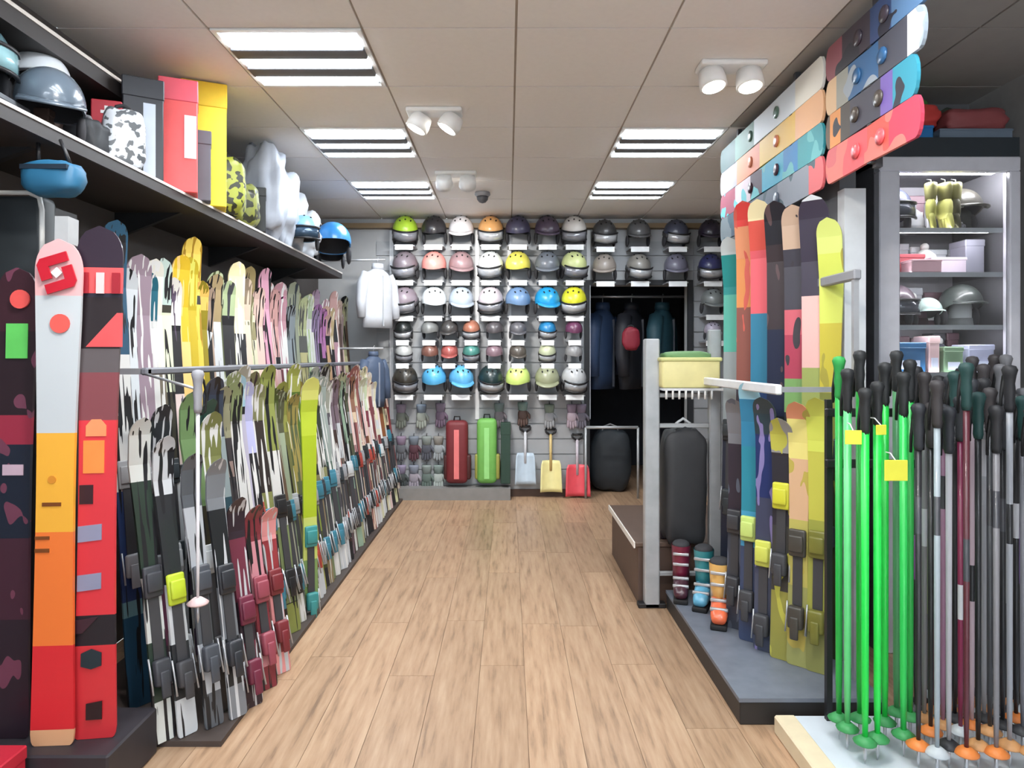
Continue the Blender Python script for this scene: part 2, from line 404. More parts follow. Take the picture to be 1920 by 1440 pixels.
def helmet_meshes():
    def shell(s, top=0.0):
        vs, fs = [], []; n, m = 22, 9
        for i in range(m+1):
            for k in range(n):
                ph = 2*PI*k/n           # ph = 0 at +x, front is -y
                fy = -math.sin(ph)      # 1 at front
                mx = R(92)+R(26)*max(0, 0.55-fy) if fy < 0.55 else R(90)
                mx = min(mx, R(122))
                th = top+(mx-top)*i/m
                vs.append((0.108*s*math.sin(th)*math.cos(ph), 0.132*s*math.sin(th)*math.sin(ph), 0.118*s*math.cos(th)))
        for i in range(m):
            for k in range(n):
                k2 = (k+1) % n; fs.append((i*n+k, (i+1)*n+k, (i+1)*n+k2, i*n+k2))
        return vs, fs
    a, f = shell(1.0); sh = MB().add(a, f, True)
    b, f2 = shell(0.93); sh_l = MB().add(b, [tuple(reversed(q)) for q in f2], True)
    # rim joining shell and liner
    n, m = 22, 9; o = m*n
    rim = MB(); vs = [a[o+k] for k in range(n)]+[b[o+k] for k in range(n)]
    rim.add(vs, [(k, n+k, n+(k+1) % n, (k+1) % n) for k in range(n)], True)
    sh.add(rim.v, rim.f, True)
    ear = [MB().ell(sx*0.095, 0.012, -0.075, 0.016, 0.042, 0.058, 12, 8).mesh('ear_pad') for sx in (-1, 1)]
    vent = []
    for (vx, ang) in ((-0.045, 0), (0.0, 0), (0.045, 0)):
        for yy in (-0.055, 0.02):
            zz = 0.118*math.sqrt(max(0, 1-(vx/0.108)**2-(yy/0.132)**2))
            vent.append(MB().ell(vx, yy, zz-0.003, 0.008, 0.022, 0.006, 8, 6).mesh('vent'))
    # goggles: frame, lens, strap
    gl, gf, gs = MB(), MB(), MB()
    def arc(z0, z1, r0, a0, a1, n=10):
        vs, fs = [], []
        for i in range(n+1):
            a_ = a0+(a1-a0)*i/n
            for zz in (z0, z1):
                rr = r0
                vs.append((0.108*rr*math.sin(a_), -0.132*rr*math.cos(a_), zz))
            for zz in (z0, z1):
                vs.append((0.108*(rr-0.09)*math.sin(a_), -0.132*(rr-0.09)*math.cos(a_), zz))
        for i in range(n):
            p, q = i*4, (i+1)*4
            fs += [(p, q, q+1, p+1), (p+2, p+3, q+3, q+2), (p+1, q+1, q+3, p+3), (p, p+2, q+2, q)]
        fs += [(0, 1, 3, 2), (n*4, n*4+2, n*4+3, n*4+1)]
        return vs, fs
    gl.add(*arc(-0.062, 0.012, 1.16, R(-56), R(56)), True)
    gf.add(*arc(-0.072, -0.060, 1.19, R(-60), R(60)), True).add(*arc(0.010, 0.022, 1.19, R(-60), R(60)), True)
    gs.add(*arc(-0.036, -0.004, 1.06, R(62), R(298), 16), True)
    vis = MB()
    vv, ff = [], []
    for i in range(11):
        a_ = R(-58)+R(116)*i/10
        c = math.cos(a_)
        vv += [(0.109*math.sin(a_), -0.132*c, 0.012), (0.118*math.sin(a_), -0.132*c-0.045*c, 0.0), (0.118*math.sin(a_), -0.132*c-0.045*c, -0.008), (0.109*math.sin(a_), -0.132*c, 0.002)]
    for i in range(10):
        for k in range(4): ff.append((i*4+k, i*4+(k+1) % 4, i*4+4+(k+1) % 4, i*4+4+k))
    vis.add(vv, ff, True)
    return dict(shell=sh.mesh('shell'), liner=sh_l.mesh('liner'), ears=ear, vents=vent, lens=gl.mesh('goggle_lens'), frame=gf.mesh('goggle_frame'), strap=gs.mesh('goggle_strap'), visor=vis.mesh('visor'))
HM = helmet_meshes()
def slot(o, m):
    if not o.data.materials: o.data.materials.append(None)
    o.material_slots[0].link = 'OBJECT'; o.material_slots[0].material = m
    return o
def helmet(loc, yaw, col, label, group=None, style='visor', scale=1.0, lens=(70, 74, 82), rough=0.35, vents=True, pitch=0.0):
    """a helmet resting with its rim bottom at loc"""
    t = thing('ski_helmet', label, 'helmet', (loc[0], loc[1], loc[2]+(0.133+0.022*math.sin(pitch))*scale), (pitch, 0, yaw), group)
    t.scale = (scale,)*3
    m = mat(col, rough, coat=0.3)
    slot(link('shell', HM['shell'], t), m); slot(link('liner', HM['liner'], t), M_FOAM)
    for e in HM['ears']: slot(link('ear_pad', e, t), M_FOAM)
    if vents:
        for v in HM['vents']: slot(link('vent', v, t), M_RUBBER)
    if style == 'visor': slot(link('visor', HM['visor'], t), m)
    elif style == 'goggles':
        slot(link('goggle_lens', HM['lens'], t), mat(lens, 0.12, 0.3)); slot(link('goggle_frame', HM['frame'], t), M_BLACK); slot(link('goggle_strap', HM['strap'], t), M_DGREY)
    return t
def pole(foot, L, col, label, group, tilt=(0, 0), gcol=BLACK, bcol=None, strap=True, r=0.0085, yaw=0.0, bands=None, hang=False):
    t = thing('ski_pole', label, 'ski pole', foot, (tilt[0], tilt[1], yaw), group)
    m = print_mat(bands) if bands else mat(col, 0.35)
    MB().tube([(0, 0, 0.07), (0, 0, 0.2), (0, 0, L-0.12)], [r*0.62, r*0.85, r], 8).build('shaft', m, t)
    MB().lathe([(0.001, 0.0), (0.005, 0.02), (0.006, 0.075)], 8).build('tip', M_STEEL, t)
    MB().lathe([(0.010, 0.075), (0.034, 0.066), (0.036, 0.071), (0.014, 0.088)], 14).build('basket', mat(bcol or gcol, 0.5), t)
    g = MB().lathe([(0.011, L-0.14), (0.014, L-0.125), (0.013, L-0.10), (0.0155, L-0.075), (0.0135, L-0.05), (0.017, L-0.025), (0.021, L-0.008), (0.016, L+0.004), (0.004, L+0.008)], 10, sy=1.15).build('grip', mat(gcol, 0.6), t)
    if strap:
        pts = [(0, 0.008, L-0.006)]
        for k in range(9):
            a = PI*k/8; pts.append((0.012*math.sin(a*2), 0.02+0.035*math.sin(a), L-0.015-0.14*math.sin(a/2)**1.0*(1 if k < 5 else 1)))
        pts = [(0, 0.01, L-0.008), (0.004, 0.035, L-0.03), (0.008, 0.05, L-0.085), (0.004, 0.046, L-0.14), (-0.004, 0.034, L-0.15), (-0.008, 0.026, L-0.10), (-0.004, 0.016, L-0.03)]
        MB().tube(pts, 0.0045, 6).build('strap', M_RUBBER, g)
    return t
def lumpy(name, label, cat, loc, size, col, rot=(0, 0, 0), e=0.55, wob=0.16, group=None, m=None, wf=2.2, parts=True, strapc=None):
    t = thing(name, label, cat, loc, rot, group)
    sx, sy, sz = size
    sd = random.random()*20
    MB().ell(0, 0, sz/2, sx/2, sy/2, sz/2, 32, 22, e, wob, wf, sd).build('body', m or mat(col, 0.6), t)
    if parts:
        pts = [(-sx*0.2, 0, sz*0.95), (-sx*0.16, 0, sz*1.05), (0, 0, sz*1.09), (sx*0.16, 0, sz*1.05), (sx*0.2, 0, sz*0.95)]
        MB().tube(pts, 0.008, 6).build('handle', mat(strapc or BLACK, 0.7), t)
    return t
def carton(name, label, cat, loc, size, col, yaw=0.0, panel=None, group=None, lid=None, b=0.004, tiltx=0.0):
    t = thing(name, label, cat, loc, (tiltx, 0, yaw), group); sx, sy, sz = size
    MB().rbox(-sx/2, sx/2, -sy/2, sy/2, 0, sz*0.86, b, 1).build('box_body', mat(col, 0.5), t)
    MB().rbox(-sx/2-0.003, sx/2+0.003, -sy/2-0.003, sy/2+0.003, sz*0.80, sz, b, 1).build('box_lid', mat(lid or col, 0.5), t)
    if panel:
        pc, (x0, x1, z0, z1) = panel
        MB().box(-sx/2+sx*x0, -sx/2+sx*x1, -sy/2-0.005, -sy/2+0.001, sz*z0, sz*z1).build('printed_panel', mat(pc, 0.5), t)
    return t
def boot(loc, yaw, col, col2, label, group, s=1.0, cuff=None):
    t = thing('ski_boot', label, 'ski boot', loc, (0, 0, yaw), group); t.scale = (s,)*3
    MB().rbox(-0.045, 0.045, -0.15, 0.13, 0, 0.03, 0.008).build('sole', M_RUBBER, t)
    b = MB()
    secs = [(-0.14, 0.036, 0.035, 0.075), (-0.10, 0.046, 0.03, 0.10), (-0.03, 0.050, 0.03, 0.135), (0.03, 0.050, 0.03, 0.17), (0.09, 0.046, 0.03, 0.18), (0.125, 0.036, 0.035, 0.15)]
    n = 12; vs, fs = [], []
    for (y, hw, z0, z1) in secs:
        for k in range(n):
            a = 2*PI*k/n
            cx = abs(math.cos(a))**0.7*math.copysign(1, math.cos(a)); cz = abs(math.sin(a))**0.7*math.copysign(1, math.sin(a))
            vs.append((hw*cx, y, (z0+z1)/2+(z1-z0)/2*cz))
    for i in range(len(secs)-1):
        for k in range(n): fs.append((i*n+k, i*n+(k+1) % n, (i+1)*n+(k+1) % n, (i+1)*n+k))
    fs += [tuple(reversed(range(n))), tuple((len(secs)-1)*n+k for k in range(n))]
    b.add(vs, [tuple(reversed(f)) for f in fs], True); b.build('shell', mat(col, 0.3, coat=0.3), t)
    c = MB(); vs, fs = [], []
    secs = [(0.12, 0.055, 0.055, 0.075), (0.2, 0.045, 0.056, 0.072), (0.28, 0.03, 0.06, 0.072), (0.34, 0.02, 0.062, 0.074)]
    for (z, y, rx, ry) in secs:
        for k in range(14):
            a = 2*PI*k/14; vs.append((rx*math.cos(a), y+ry*math.sin(a), z))
    for i in range(len(secs)-1):
        for k in range(14): fs.append((i*14+k, i*14+(k+1) % 14, (i+1)*14+(k+1) % 14, (i+1)*14+k))
    fs += [tuple(reversed(range(14)))]
    c.add(vs, fs, True); c.build('cuff', mat(cuff or col2, 0.3, coat=0.3), t)
    MB().ell(0, 0.02, 0.34, 0.057, 0.068, 0.03, 14, 8).build('liner', M_FOAM, t)
    for (y, z) in ((-0.085, 0.1), (-0.035, 0.135), (-0.022, 0.22), (-0.035, 0.29)):
        MB().rbox(-0.05, 0.05, y-0.012, y+0.006, z-0.009, z+0.009, 0.004).build('buckle', M_STEEL, t)
    return t
def jacket(loc, yaw, col, label, scale=1.0, zipc=None, group=None):
    t = thing('ski_jacket', label, 'jacket', loc, (0, 0, yaw), group); t.scale = (scale,)*3
    secs = [(-0.74, 0.23, 0.085), (-0.6, 0.23, 0.10), (-0.42, 0.22, 0.105), (-0.22, 0.23, 0.11), (-0.1, 0.215, 0.10), (-0.04, 0.15, 0.08), (0.0, 0.075, 0.062)]
    b = MB(); vs, fs = [], []; n = 20
    for i, (z, rx, ry) in enumerate(secs):
        for k in range(n):
            a = 2*PI*k/n; w = 1+0.05*noise.noise(Vector((math.cos(a)*2, z*9, math.sin(a)*2)))
            vs.append((rx*math.cos(a)*w, ry*math.sin(a)*w, z))
    for i in range(len(secs)-1):
        for k in range(n): fs.append((i*n+k, i*n+(k+1) % n, (i+1)*n+(k+1) % n, (i+1)*n+k))
    fs.append(tuple(reversed(range(n))))
    m = mat(col, 0.6); b.add(vs, fs, True).build('body', m, t)
    for s in (-1, 1):
        MB().tube([(s*0.17, 0, -0.07), (s*0.235, 0, -0.2), (s*0.27, -0.01, -0.42), (s*0.275, -0.03, -0.62)], [0.07, 0.075, 0.065, 0.05], 10).build('sleeve', m, t)
    MB().lathe([(0.078, -0.005), (0.082, 0.03), (0.075, 0.07), (0.06, 0.07)], 16, sy=0.85).build('collar', m, t)
    MB().box(-0.006, 0.006, -0.122, -0.1, -0.72, -0.09).build('zip', mat(zipc or STEEL, 0.4), t)
    MB().tube([(0, 0, 0.03), (0, 0, 0.13), (0.02, 0, 0.155), (0.04, 0, 0.14)], 0.004, 6).build('hanger_hook', M_STEEL, t)
    return t
def glove(loc, yaw, col, label, group, s=1.0, cuffc=None):
    t = thing('ski_glove', label, 'glove', loc, (0, 0, yaw), group); t.scale = (s,)*3
    m = mat(col, 0.7)
    b = MB().ell(0, 0, -0.13, 0.05, 0.025, 0.055, 12, 8, 0.7)
    for k, (dx, ln) in enumerate(((-0.036, 0.06), (-0.012, 0.075), (0.013, 0.07), (0.037, 0.052))):
        b.tube([(dx*0.8, 0, -0.15), (dx, -0.004, -0.18), (dx*1.1, -0.012, -0.18-ln*0.7), (dx*1.1, -0.016, -0.18-ln)], [0.014, 0.015, 0.013, 0.006], 8)
    b.tube([(0.035, 0, -0.10), (0.065, -0.006, -0.135), (0.07, -0.012, -0.17)], [0.016, 0.016, 0.008], 8)
    b.build('hand', m, t)
    MB().lathe([(0.05, 0.0), (0.052, -0.02), (0.042, -0.085), (0.03, -0.09)], 14, sy=0.6).build('cuff', mat(cuffc or DGREY, 0.7), t)
    MB().tube([(0, 0, -0.01), (0, 0, 0.02), (0.0, 0.02, 0.025)], 0.004, 6).build('loop', M_BLACK, t)
    return t

# ------------------------------------------------------------------ left side: shelf and what stands on it
SX = -1.44; SZ = 2.08
shelf = thing('long_shelf', 'long dark wooden shelf with pale front edge above the left skis', 'shelf', (0, 0, SZ))
MB().box(XL, SX-0.012, 0.9, 5.9, -0.05, 0).build('shelf_board', mat((48, 40, 38), 0.6), shelf)
MB().box(SX-0.012, SX, 0.9, 5.9, -0.05, -0.008).build('fascia', mat((40, 36, 36), 0.5), shelf)
MB().box(SX-0.014, SX+0.004, 0.9, 5.9, -0.008, 0.003).build('edge_strip', mat((214, 208, 204), 0.4), shelf)
for y in (1.2, 2.2, 3.2, 4.2, 5.2):
    MB().prism([(XL, -0.05), (SX-0.1, -0.05), (XL, -0.17)], y, y+0.025).build('bracket', M_BLACK, shelf)
rail = thing('upper_rail', 'dark upper shelf board with pale edge just below left ceiling', 'shelf', (0, 0, 0))
UX, UZ = -1.62, 1.35+1.62*0.713
MB().box(XL, UX, 0.9, 5.9, UZ-0.07, UZ-0.01).build('shelf_board', mat((44, 38, 36), 0.6), rail)
MB().box(UX-0.03, UX+0.004, 0.9, 5.9, UZ-0.01, UZ+0.004).build('edge_strip', mat((206, 198, 188), 0.4), rail)
for y in (1.5, 3.0, 4.5, 5.8):
    MB().box(XL, UX-0.05, y, y+0.03, SZ, UZ-0.07).build('divider', mat((54, 48, 46), 0.6), rail)
zt = SZ+0.004
def onshelf(px, d, x=None):
    return (px-953)*d/1277
carton('gear_box', 'grey box under the teal-grey helmet on the left shelf', 'box', (-1.72, 2.17, zt), (0.24, 0.22, 0.10), (120, 124, 130), R(5))
helmet((-1.71, 2.17, zt+0.101), R(60), (62, 92, 100), 'teal-grey helmet at the top left edge of the picture, on the shelf', 'helmets on the left shelf', 'goggles', 0.95, (150, 190, 196))
carton('gear_box', 'brown box behind the slate-grey helmet, under the white helmet', 'box', (-1.735, 2.50, zt), (0.2, 0.2, 0.15), (104, 84, 76), R(5))
helmet((-1.725, 2.50, zt+0.151), R(50), (214, 218, 222), 'white helmet behind the big slate-grey one on the left shelf', 'helmets on the left shelf', 'visor', 0.95)
helmet((-1.575, 2.34, zt), R(38), (88, 100, 112), 'big slate-grey helmet at the near end of the left shelf', 'helmets on the left shelf', 'visor', 1.0, vents=False, rough=0.25, pitch=R(16))
lumpy('wash_bag', 'black crumpled pouch right of the slate-grey helmet', 'pouch', (-1.60, 2.56, zt), (0.16, 0.12, 0.16), (42, 44, 48), strapc=(120, 120, 124))
m_w = print_mat([(0, (196, 200, 206))], (90, 94, 98), 0.44, 40)
lumpy('printed_bag', 'white bag with dark print on the left shelf', 'bag', (-1.515, 2.68, zt), (0.15, 0.12, 0.235), WHITE, (0, 0, R(40)), m=m_w, e=0.45, wob=0.1)
carton('gear_box', 'small dark maroon box behind the white printed bag', 'box', (-1.63, 2.78, zt), (0.13, 0.1, 0.20), (52, 30, 34), R(20))
tb = thing('emblem_box', 'red cube box with white cross mark on top of dark carton', 'box', (-1.63, 2.78, zt+0.2), (0, 0, R(20)))
MB().rbox(-0.055, 0.055, -0.05, 0.05, 0, 0.10, 0.004, 1).build('box_body', mat((190, 48, 62), 0.5), tb)
MB().box(-0.006, 0.006, -0.054, -0.049, 0.025, 0.075).box(-0.02, -0.006, -0.054, -0.049, 0.044, 0.056).box(0.006, 0.02, -0.054, -0.049, 0.044, 0.056).build('cross_mark', M_WHITE, tb)
carton('gear_box', 'tall black box with pale vertical stripe, left of the coral box', 'box', (-1.535, 2.86, zt), (0.15, 0.12, 0.42), (34, 36, 44), R(30), panel=((190, 200, 214), (0.5, 0.8, 0.02, 0.75)))
carton('gear_box', 'tall coral red box with white patch on the left shelf', 'box', (-1.49, 3.08, zt), (0.155, 0.15, 0.50), (232, 84, 84), R(24), panel=((246, 232, 236), (0.66, 0.97, 0.30, 0.68)), lid=(222, 84, 100))
carton('gear_box', 'tall yellow box standing behind the coral box', 'box', (-1.50, 3.36, zt), (0.20, 0.15, 0.60), (236, 206, 44), R(24), lid=(226, 190, 34))
carton('gear_box', 'dark grey box in front of the yellow box', 'box', (-1.475, 3.215, zt), (0.13, 0.08, 0.33), (82, 84, 92), R(24), panel=((58, 60, 68), (0.05, 0.3, 0.05, 0.95)))
m_c = print_mat([(0, (150, 158, 60))], (40, 44, 30), 0.47, 26)
lumpy('camo_bag', 'olive and black camouflage bag right of the dark grey box', 'bag', (-1.50, 3.56, zt), (0.24, 0.2, 0.30), WHITE, (0, 0, R(20)), m=m_c, e=0.5, wob=0.12)
m_c2 = print_mat([(0, (138, 144, 70))], (52, 54, 40), 0.44, 22)
lumpy('camo_bag', 'lower yellow-green camouflage bag beside black cushion on left shelf', 'bag', (-1.53, 3.83, zt), (0.24, 0.18, 0.24), WHITE, (0, 0, R(10)), m=m_c2, e=0.5, wob=0.12)
carton('gear_box', 'black box between camouflage bag and white wrapped bundles', 'box', (-1.52, 4.03, zt), (0.16, 0.14, 0.26), (30, 32, 34), R(20))
carton('gear_box', 'dark olive box set back between yellow box and white bundles', 'box', (-1.70, 3.85, zt), (0.12, 0.14, 0.5), (78, 80, 58), R(10))
for k, (x, y, sx, sy, sz, c, zz) in enumerate(((-1.52, 4.24, 0.26, 0.22, 0.585, (176, 182, 194), 0), (-1.53, 4.50, 0.26, 0.24, 0.52, (190, 197, 208), 0),
                                (-1.56, 4.78, 0.26, 0.24, 0.46, (206, 212, 220), 0), (-1.55, 5.08, 0.3, 0.24, 0.36, (212, 217, 224), 0))):
    lumpy('wrapped_bundle', 'white plastic-wrapped bundle, %s of four from the camouflage bags' % nth(k+1), 'bundle', (x, y, zt+zz), (sx, sy, sz), c, (0, 0, k*0.4), e=0.7, wob=0.32, group='white wrapped bundles on the left shelf', wf=2.3, parts=False, m=mat(c, 0.35, var=0.2, scale=8))
helmet((-1.40, 4.66, zt), R(20), (120, 164, 198), 'pale blue helmet in front of the white bundles on the left shelf', 'helmets on the left shelf', 'goggles', 0.95, (60, 80, 100))
helmet((-1.375, 5.34, zt), R(18), (58, 138, 206), 'bright blue round helmet at the far end of the left shelf', 'helmets on the left shelf', 'none', 1.3, vents=False, rough=0.3)
helmet((-1.46, 5.62, zt), R(18), (214, 222, 230), 'white helmet behind the bright blue one at the shelf end', 'helmets on the left shelf', 'none', 1.0, vents=False)
for (x, y, s) in ((-1.40, 4.60, 0.11), (-1.365, 5.32, 0.12)):
    pass
# black cabinet under the near end of the shelf, blue pouch hanging in front of it
cb = thing('black_cabinet', 'black tall cabinet with pale edge at the left picture border', 'cabinet', (0, 0, 0))
MB().rbox(XL+0.005, -1.52, 2.22, 2.30, 0.2, 1.88, 0.02, 2).build('door', mat((34, 40, 44), 0.5), cb)
MB().box(XL+0.005, -1.545, 2.30, 2.44, 0.0, 1.86).build('carcass', M_BLACK, cb)
MB().tube([(-1.80, 2.215, 1.885), (-1.56, 2.215, 1.885), (-1.525, 2.215, 1.87), (-1.517, 2.215, 1.83), (-1.517, 2.215, 1.4)], 0.008, 6).build('edge_trim', mat((196, 198, 196), 0.4), cb)
bp = thing('helmet_pouch', 'teal blue pouch hanging below the near end of left shelf', 'pouch', (-1.44, 2.16, 1.855))
MB().ell(0, 0, 0.06, 0.088, 0.05, 0.055, 20, 12, 0.6, 0.12, 2.0, 4.0).build('body', mat((30, 92, 126), 0.55), bp)
MB().box(-0.075, 0.07, -0.05, -0.03, 0.08, 0.095).build('flap_band', mat((14, 34, 50), 0.6), bp)
MB().tube([(-0.05, 0, 0.11), (-0.05, 0.0, 0.185)], 0.006, 6).build('strap', M_BLACK, bp)
MB().tube([(0.05, 0, 0.11), (0.02, 0.0, 0.185)], 0.006, 6).build('strap', M_BLACK, bp)

# ------------------------------------------------------------------ left side: big display skis facing the aisle
plinth = thing('display_plinth', 'low dark plinth under the big upright skis at left', 'plinth', (0, 0, 0))
MB().rbox(XL+0.005, -1.20, 2.04, 2.33, 0.0, 0.155, 0.006, 1).build('plinth_body', mat((48, 44, 50), 0.5), plinth)
MB().box(-1.36, -1.24, 2.034, 2.04, 0.06, 0.10).build('name_plate', mat((120, 124, 130), 0.4), plinth)
carton('shoe_box', 'red shoe box on the floor at the bottom left corner', 'box', (-1.53, 1.94, 0.0), (0.2, 0.16, 0.20), (196, 40, 60), 0, panel=((226, 150, 130), (0.75, 0.95, 0.05, 0.4)))
zf = 0.156
# ski with the white, yellow, orange and red bands
def py2s(py, d, z0, L): return max(0, min(1, (CAMZ+(670-py)*d/1277-z0)/L))
d1 = 2.10; L1 = (CAMZ+(670-445)*d1/1277)-zf
s1 = lambda py: py2s(py, d1, zf, L1)
t = ski(((100-953)*d1/1277, d1, zf), R(4), R(1.5), L1, 0.142, [(0, (226, 172, 130)), (s1(1368), (216, 44, 52)), (s1(1212), (238, 122, 54)), (s1(1000), (240, 176, 60)), (s1(815), (196, 202, 206)), (s1(555), (228, 176, 178))], None,
        'large display ski banded red, orange, yellow and pale grey', 'upright display skis', None, bend=0.008)
def patch(t, name, col, pts, y=-0.0125, th=0.003):
    MB().prism(pts, y-th, y).build(name, mat(col, 0.4), t)
def circ(cx, cz, r, n=18, sz=1.0): return [(cx+r*math.cos(-2*PI*k/n), cz+r*sz*math.sin(-2*PI*k/n)) for k in range(n)]
def at1(px, py): return ((px-100)*d1/1277, CAMZ+(670-py)*d1/1277-zf)
def tip_y(s): return -0.016-(0.07*((s-0.86)/0.14)**2 if s > 0.86 else 0)
def tri(t, name, col, pts, y): MB().prism(list(reversed(pts)) if False else pts, y-0.002, y).build(name, mat(col, 0.4), t)
zc = at1(100, 510)[1]
def rot2(pts, a): return [(x*math.cos(a)-z_*math.sin(a), zc+x*math.sin(a)+z_*math.cos(a)) for x, z_ in pts]
for q in (0, PI):      # red emblem on the tip: two interlocking hooks round a white centre
    hook = [(-0.050, -0.012), (-0.050, 0.040), (-0.036, 0.056), (0.046, 0.056), (0.046, 0.026), (-0.018, 0.026), (-0.018, -0.012)]
    MB().prism(rot2(hook, q+R(18)), -0.0225, -0.0175).build('tip_emblem', mat((190, 26, 46), 0.4), t)
MB().prism(rot2([(-0.012, -0.012), (-0.012, 0.012), (0.012, 0.012), (0.012, -0.012)], R(45)), -0.0225, -0.0175).build('emblem_centre', mat((244, 236, 236), 0.4), t)
patch(t, 'red_dot', (232, 92, 84), circ(*at1(105, 606), 0.03))
for (py) in (900,):
    patch(t, 'small_mark', (214, 138, 44), circ(*at1(95, py), 0.012))
for (x0, x1, y0, y1) in ((78, 112, 943, 950), (66, 92, 1006, 1012), (66, 92, 1029, 1036)):
    a, b_ = at1(x0, y1); c_, d_ = at1(x1, y0)
    patch(t, 'stripe_mark', (120, 66, 26), [(a, b_), (a, d_), (c_, d_), (c_, b_)])
MB().box(-0.02, 0.02, 0.0, 0.06, L1-0.01, L1+0.075).build('wall_clip', mat((168, 170, 172), 0.4), t)
# red and black ski
d2 = 2.12; L2 = (CAMZ+(670-418)*d2/1277)-zf
s2 = lambda py: py2s(py, d2, zf, L2)
t = ski(((172-953)*d2/1277, d2+0.02, zf), R(8), R(1.5), L2, 0.138, [(0, (206, 48, 56)), (s2(1215), (30, 26, 34)) , (s2(1160), (214, 52, 62)), (s2(790), (128, 66, 72)), (s2(700), (92, 84, 86)), (s2(655), (34, 24, 28)), (s2(555), (34, 32, 48)), (s2(550), (222, 84, 86)), (s2(500), (40, 26, 42))], None,
        'red display ski with black tip and black triangle beside banded ski', 'upright display skis', None, bend=0.008)
def at2(px, py): return ((px-172)*d2/1277, CAMZ+(670-py)*d2/1277-zf)
def poly2(name, col, pts): patch(t, name, col, [at2(*p) for p in pts])
poly2('red_triangle', (226, 82, 84), [(150, 650), (205, 585), (215, 585), (215, 650)])
poly2('orange_block', (240, 140, 66), [(148, 890), (148, 828), (185, 828), (185, 890)])
poly2('orange_arch', (238, 146, 96), [(152, 820), (152, 800), (162, 788), (178, 788), (188, 800), (188, 820)])
poly2('dark_square', (52, 20, 28), [(142, 948), (142, 912), (166, 912), (166, 948)])
for (y0, y1) in ((990, 1020), (1082, 1112)):
    poly2('silver_bar', (140, 142, 168), [(140, y1), (140, y0), (182, y0-4), (182, y1-4)])
poly2('dark_wedge', (58, 30, 42), [(134, 1190), (134, 1166), (178, 1160), (150, 1190)])
poly2('dark_corner', (36, 18, 24), [(158, 1352), (158, 1322), (186, 1318), (186, 1352)])
poly2('dark_disc', (26, 44, 52), [(148, 1252), (148, 1228), (166, 1220), (184, 1228), (184, 1252), (166, 1258)])
for k, x0 in enumerate((140, 168, 196)):
    MB().prism([at2(x0, 548), at2(x0, 508), at2(x0+14, 508), at2(x0+14, 548)], -0.020, -0.0145).build('letter_block', mat((150, 26, 40) if k != 1 else (246, 190, 190), 0.4), t)
# dark ski at the picture border
d3 = 2.14; L3 = (CAMZ+(670-500)*d3/1277)-zf
s3 = lambda py: py2s(py, d3, zf, L3)
t = ski(((22-953)*d3/1277, d3, zf), R(2), R(1.5), L3, 0.125, [(0, (44, 32, 42)), (0.25, (66, 36, 50)), (0.42, (26, 34, 50)), (0.62, (150, 44, 66)), (0.68, (40, 26, 34)), (0.86, (58, 30, 40))], (110, 60, 80),
        'dark display ski with green square at the left picture border', 'upright display skis', None, bend=0.008, amount=0.36, scale=14)
def at3(px, py): return ((px-22)*d3/1277, CAMZ+(670-py)*d3/1277-zf)
patch(t, 'green_square', (98, 200, 96), [at3(4, 672), at3(4, 606), at3(44, 606), at3(44, 672)])
MB().prism(circ(*at3(30, 560), 0.03), -0.021, -0.0145).build('red_dot', mat((228, 88, 84), 0.4), t)
patch(t, 'pale_bar', (196, 170, 186), [at3(2, 892), at3(2, 872), at3(40, 872), at3(40, 892)])

# ------------------------------------------------------------------ left side: rack and rows of skis
rk = thing('ski_rack', 'grey rack rail holding the two rows of skis along left wall', 'ski rack', (0, 0, 0))
MB().rbox(-1.325, -1.30, 2.45, 6.42, 1.285, 1.312, 0.006, 1).build('front_rail', mat((112, 114, 122), 0.5), rk)
MB().rbox(-1.66, -1.62, 2.36, 6.42, 1.60, 1.64, 0.006, 1).build('rear_rail', M_DGREY, rk)
for y in (2.46, 3.7, 5.05, 6.39):
    MB().box(-1.66, -1.30, y, y+0.02, 1.288, 1.31).build('rail_arm', M_GREY, rk)
    MB().box(-1.66, -1.62, y, y+0.02, 0, 1.6).build('upright', M_DGREY, rk)
MB().box(-1.70, -0.995, 2.36, 6.42, 0.0, 0.02).build('foot_board', mat((70, 60, 56), 0.6), rk)
ROW_A = [(226, 'grey', (150, 154, 158), (40, 42, 48)), (250, 'teal green', (52, 92, 84), (140, 168, 150)), (268, 'deep blue', (44, 74, 100), (96, 140, 160)), (284, 'pale grey', (206, 204, 206), (170, 92, 110)),
         (298, 'grey and pink', (130, 134, 146), (204, 130, 158)), (312, 'teal', (44, 108, 122), (156, 190, 196)), (330, 'mint white', (206, 222, 214), (96, 100, 98)), (345, 'sage white', (196, 206, 192), (46, 50, 50)),
         (362, 'white', (214, 214, 208), (90, 84, 88)), (385, 'gold', (202, 168, 52), (230, 206, 110)), (408, 'golden yellow', (226, 196, 86), (150, 122, 40)), (430, 'khaki', (150, 150, 118), (52, 50, 40)), (450, 'sage', (180, 192, 160), (70, 76, 62)),
         (470, 'cream', (222, 216, 188), (120, 116, 90)), (500, 'olive', (128, 132, 92), (200, 206, 176)), (525, 'pink grey', (204, 168, 178), (110, 44, 64)), (550, 'mauve pink', (192, 140, 156), (88, 60, 72)),
         (575, 'grey green', (136, 146, 134), (60, 66, 62)), (600, 'pale olive', (176, 182, 142), (96, 96, 78)), (625, 'lilac', (150, 118, 150), (64, 58, 82)), (645, 'brown pink', (164, 132, 122), (76, 58, 48)), (675, 'beige', (188, 176, 152), (96, 80, 62)), (700, 'grey', (160, 164, 170), (80, 82, 90))]
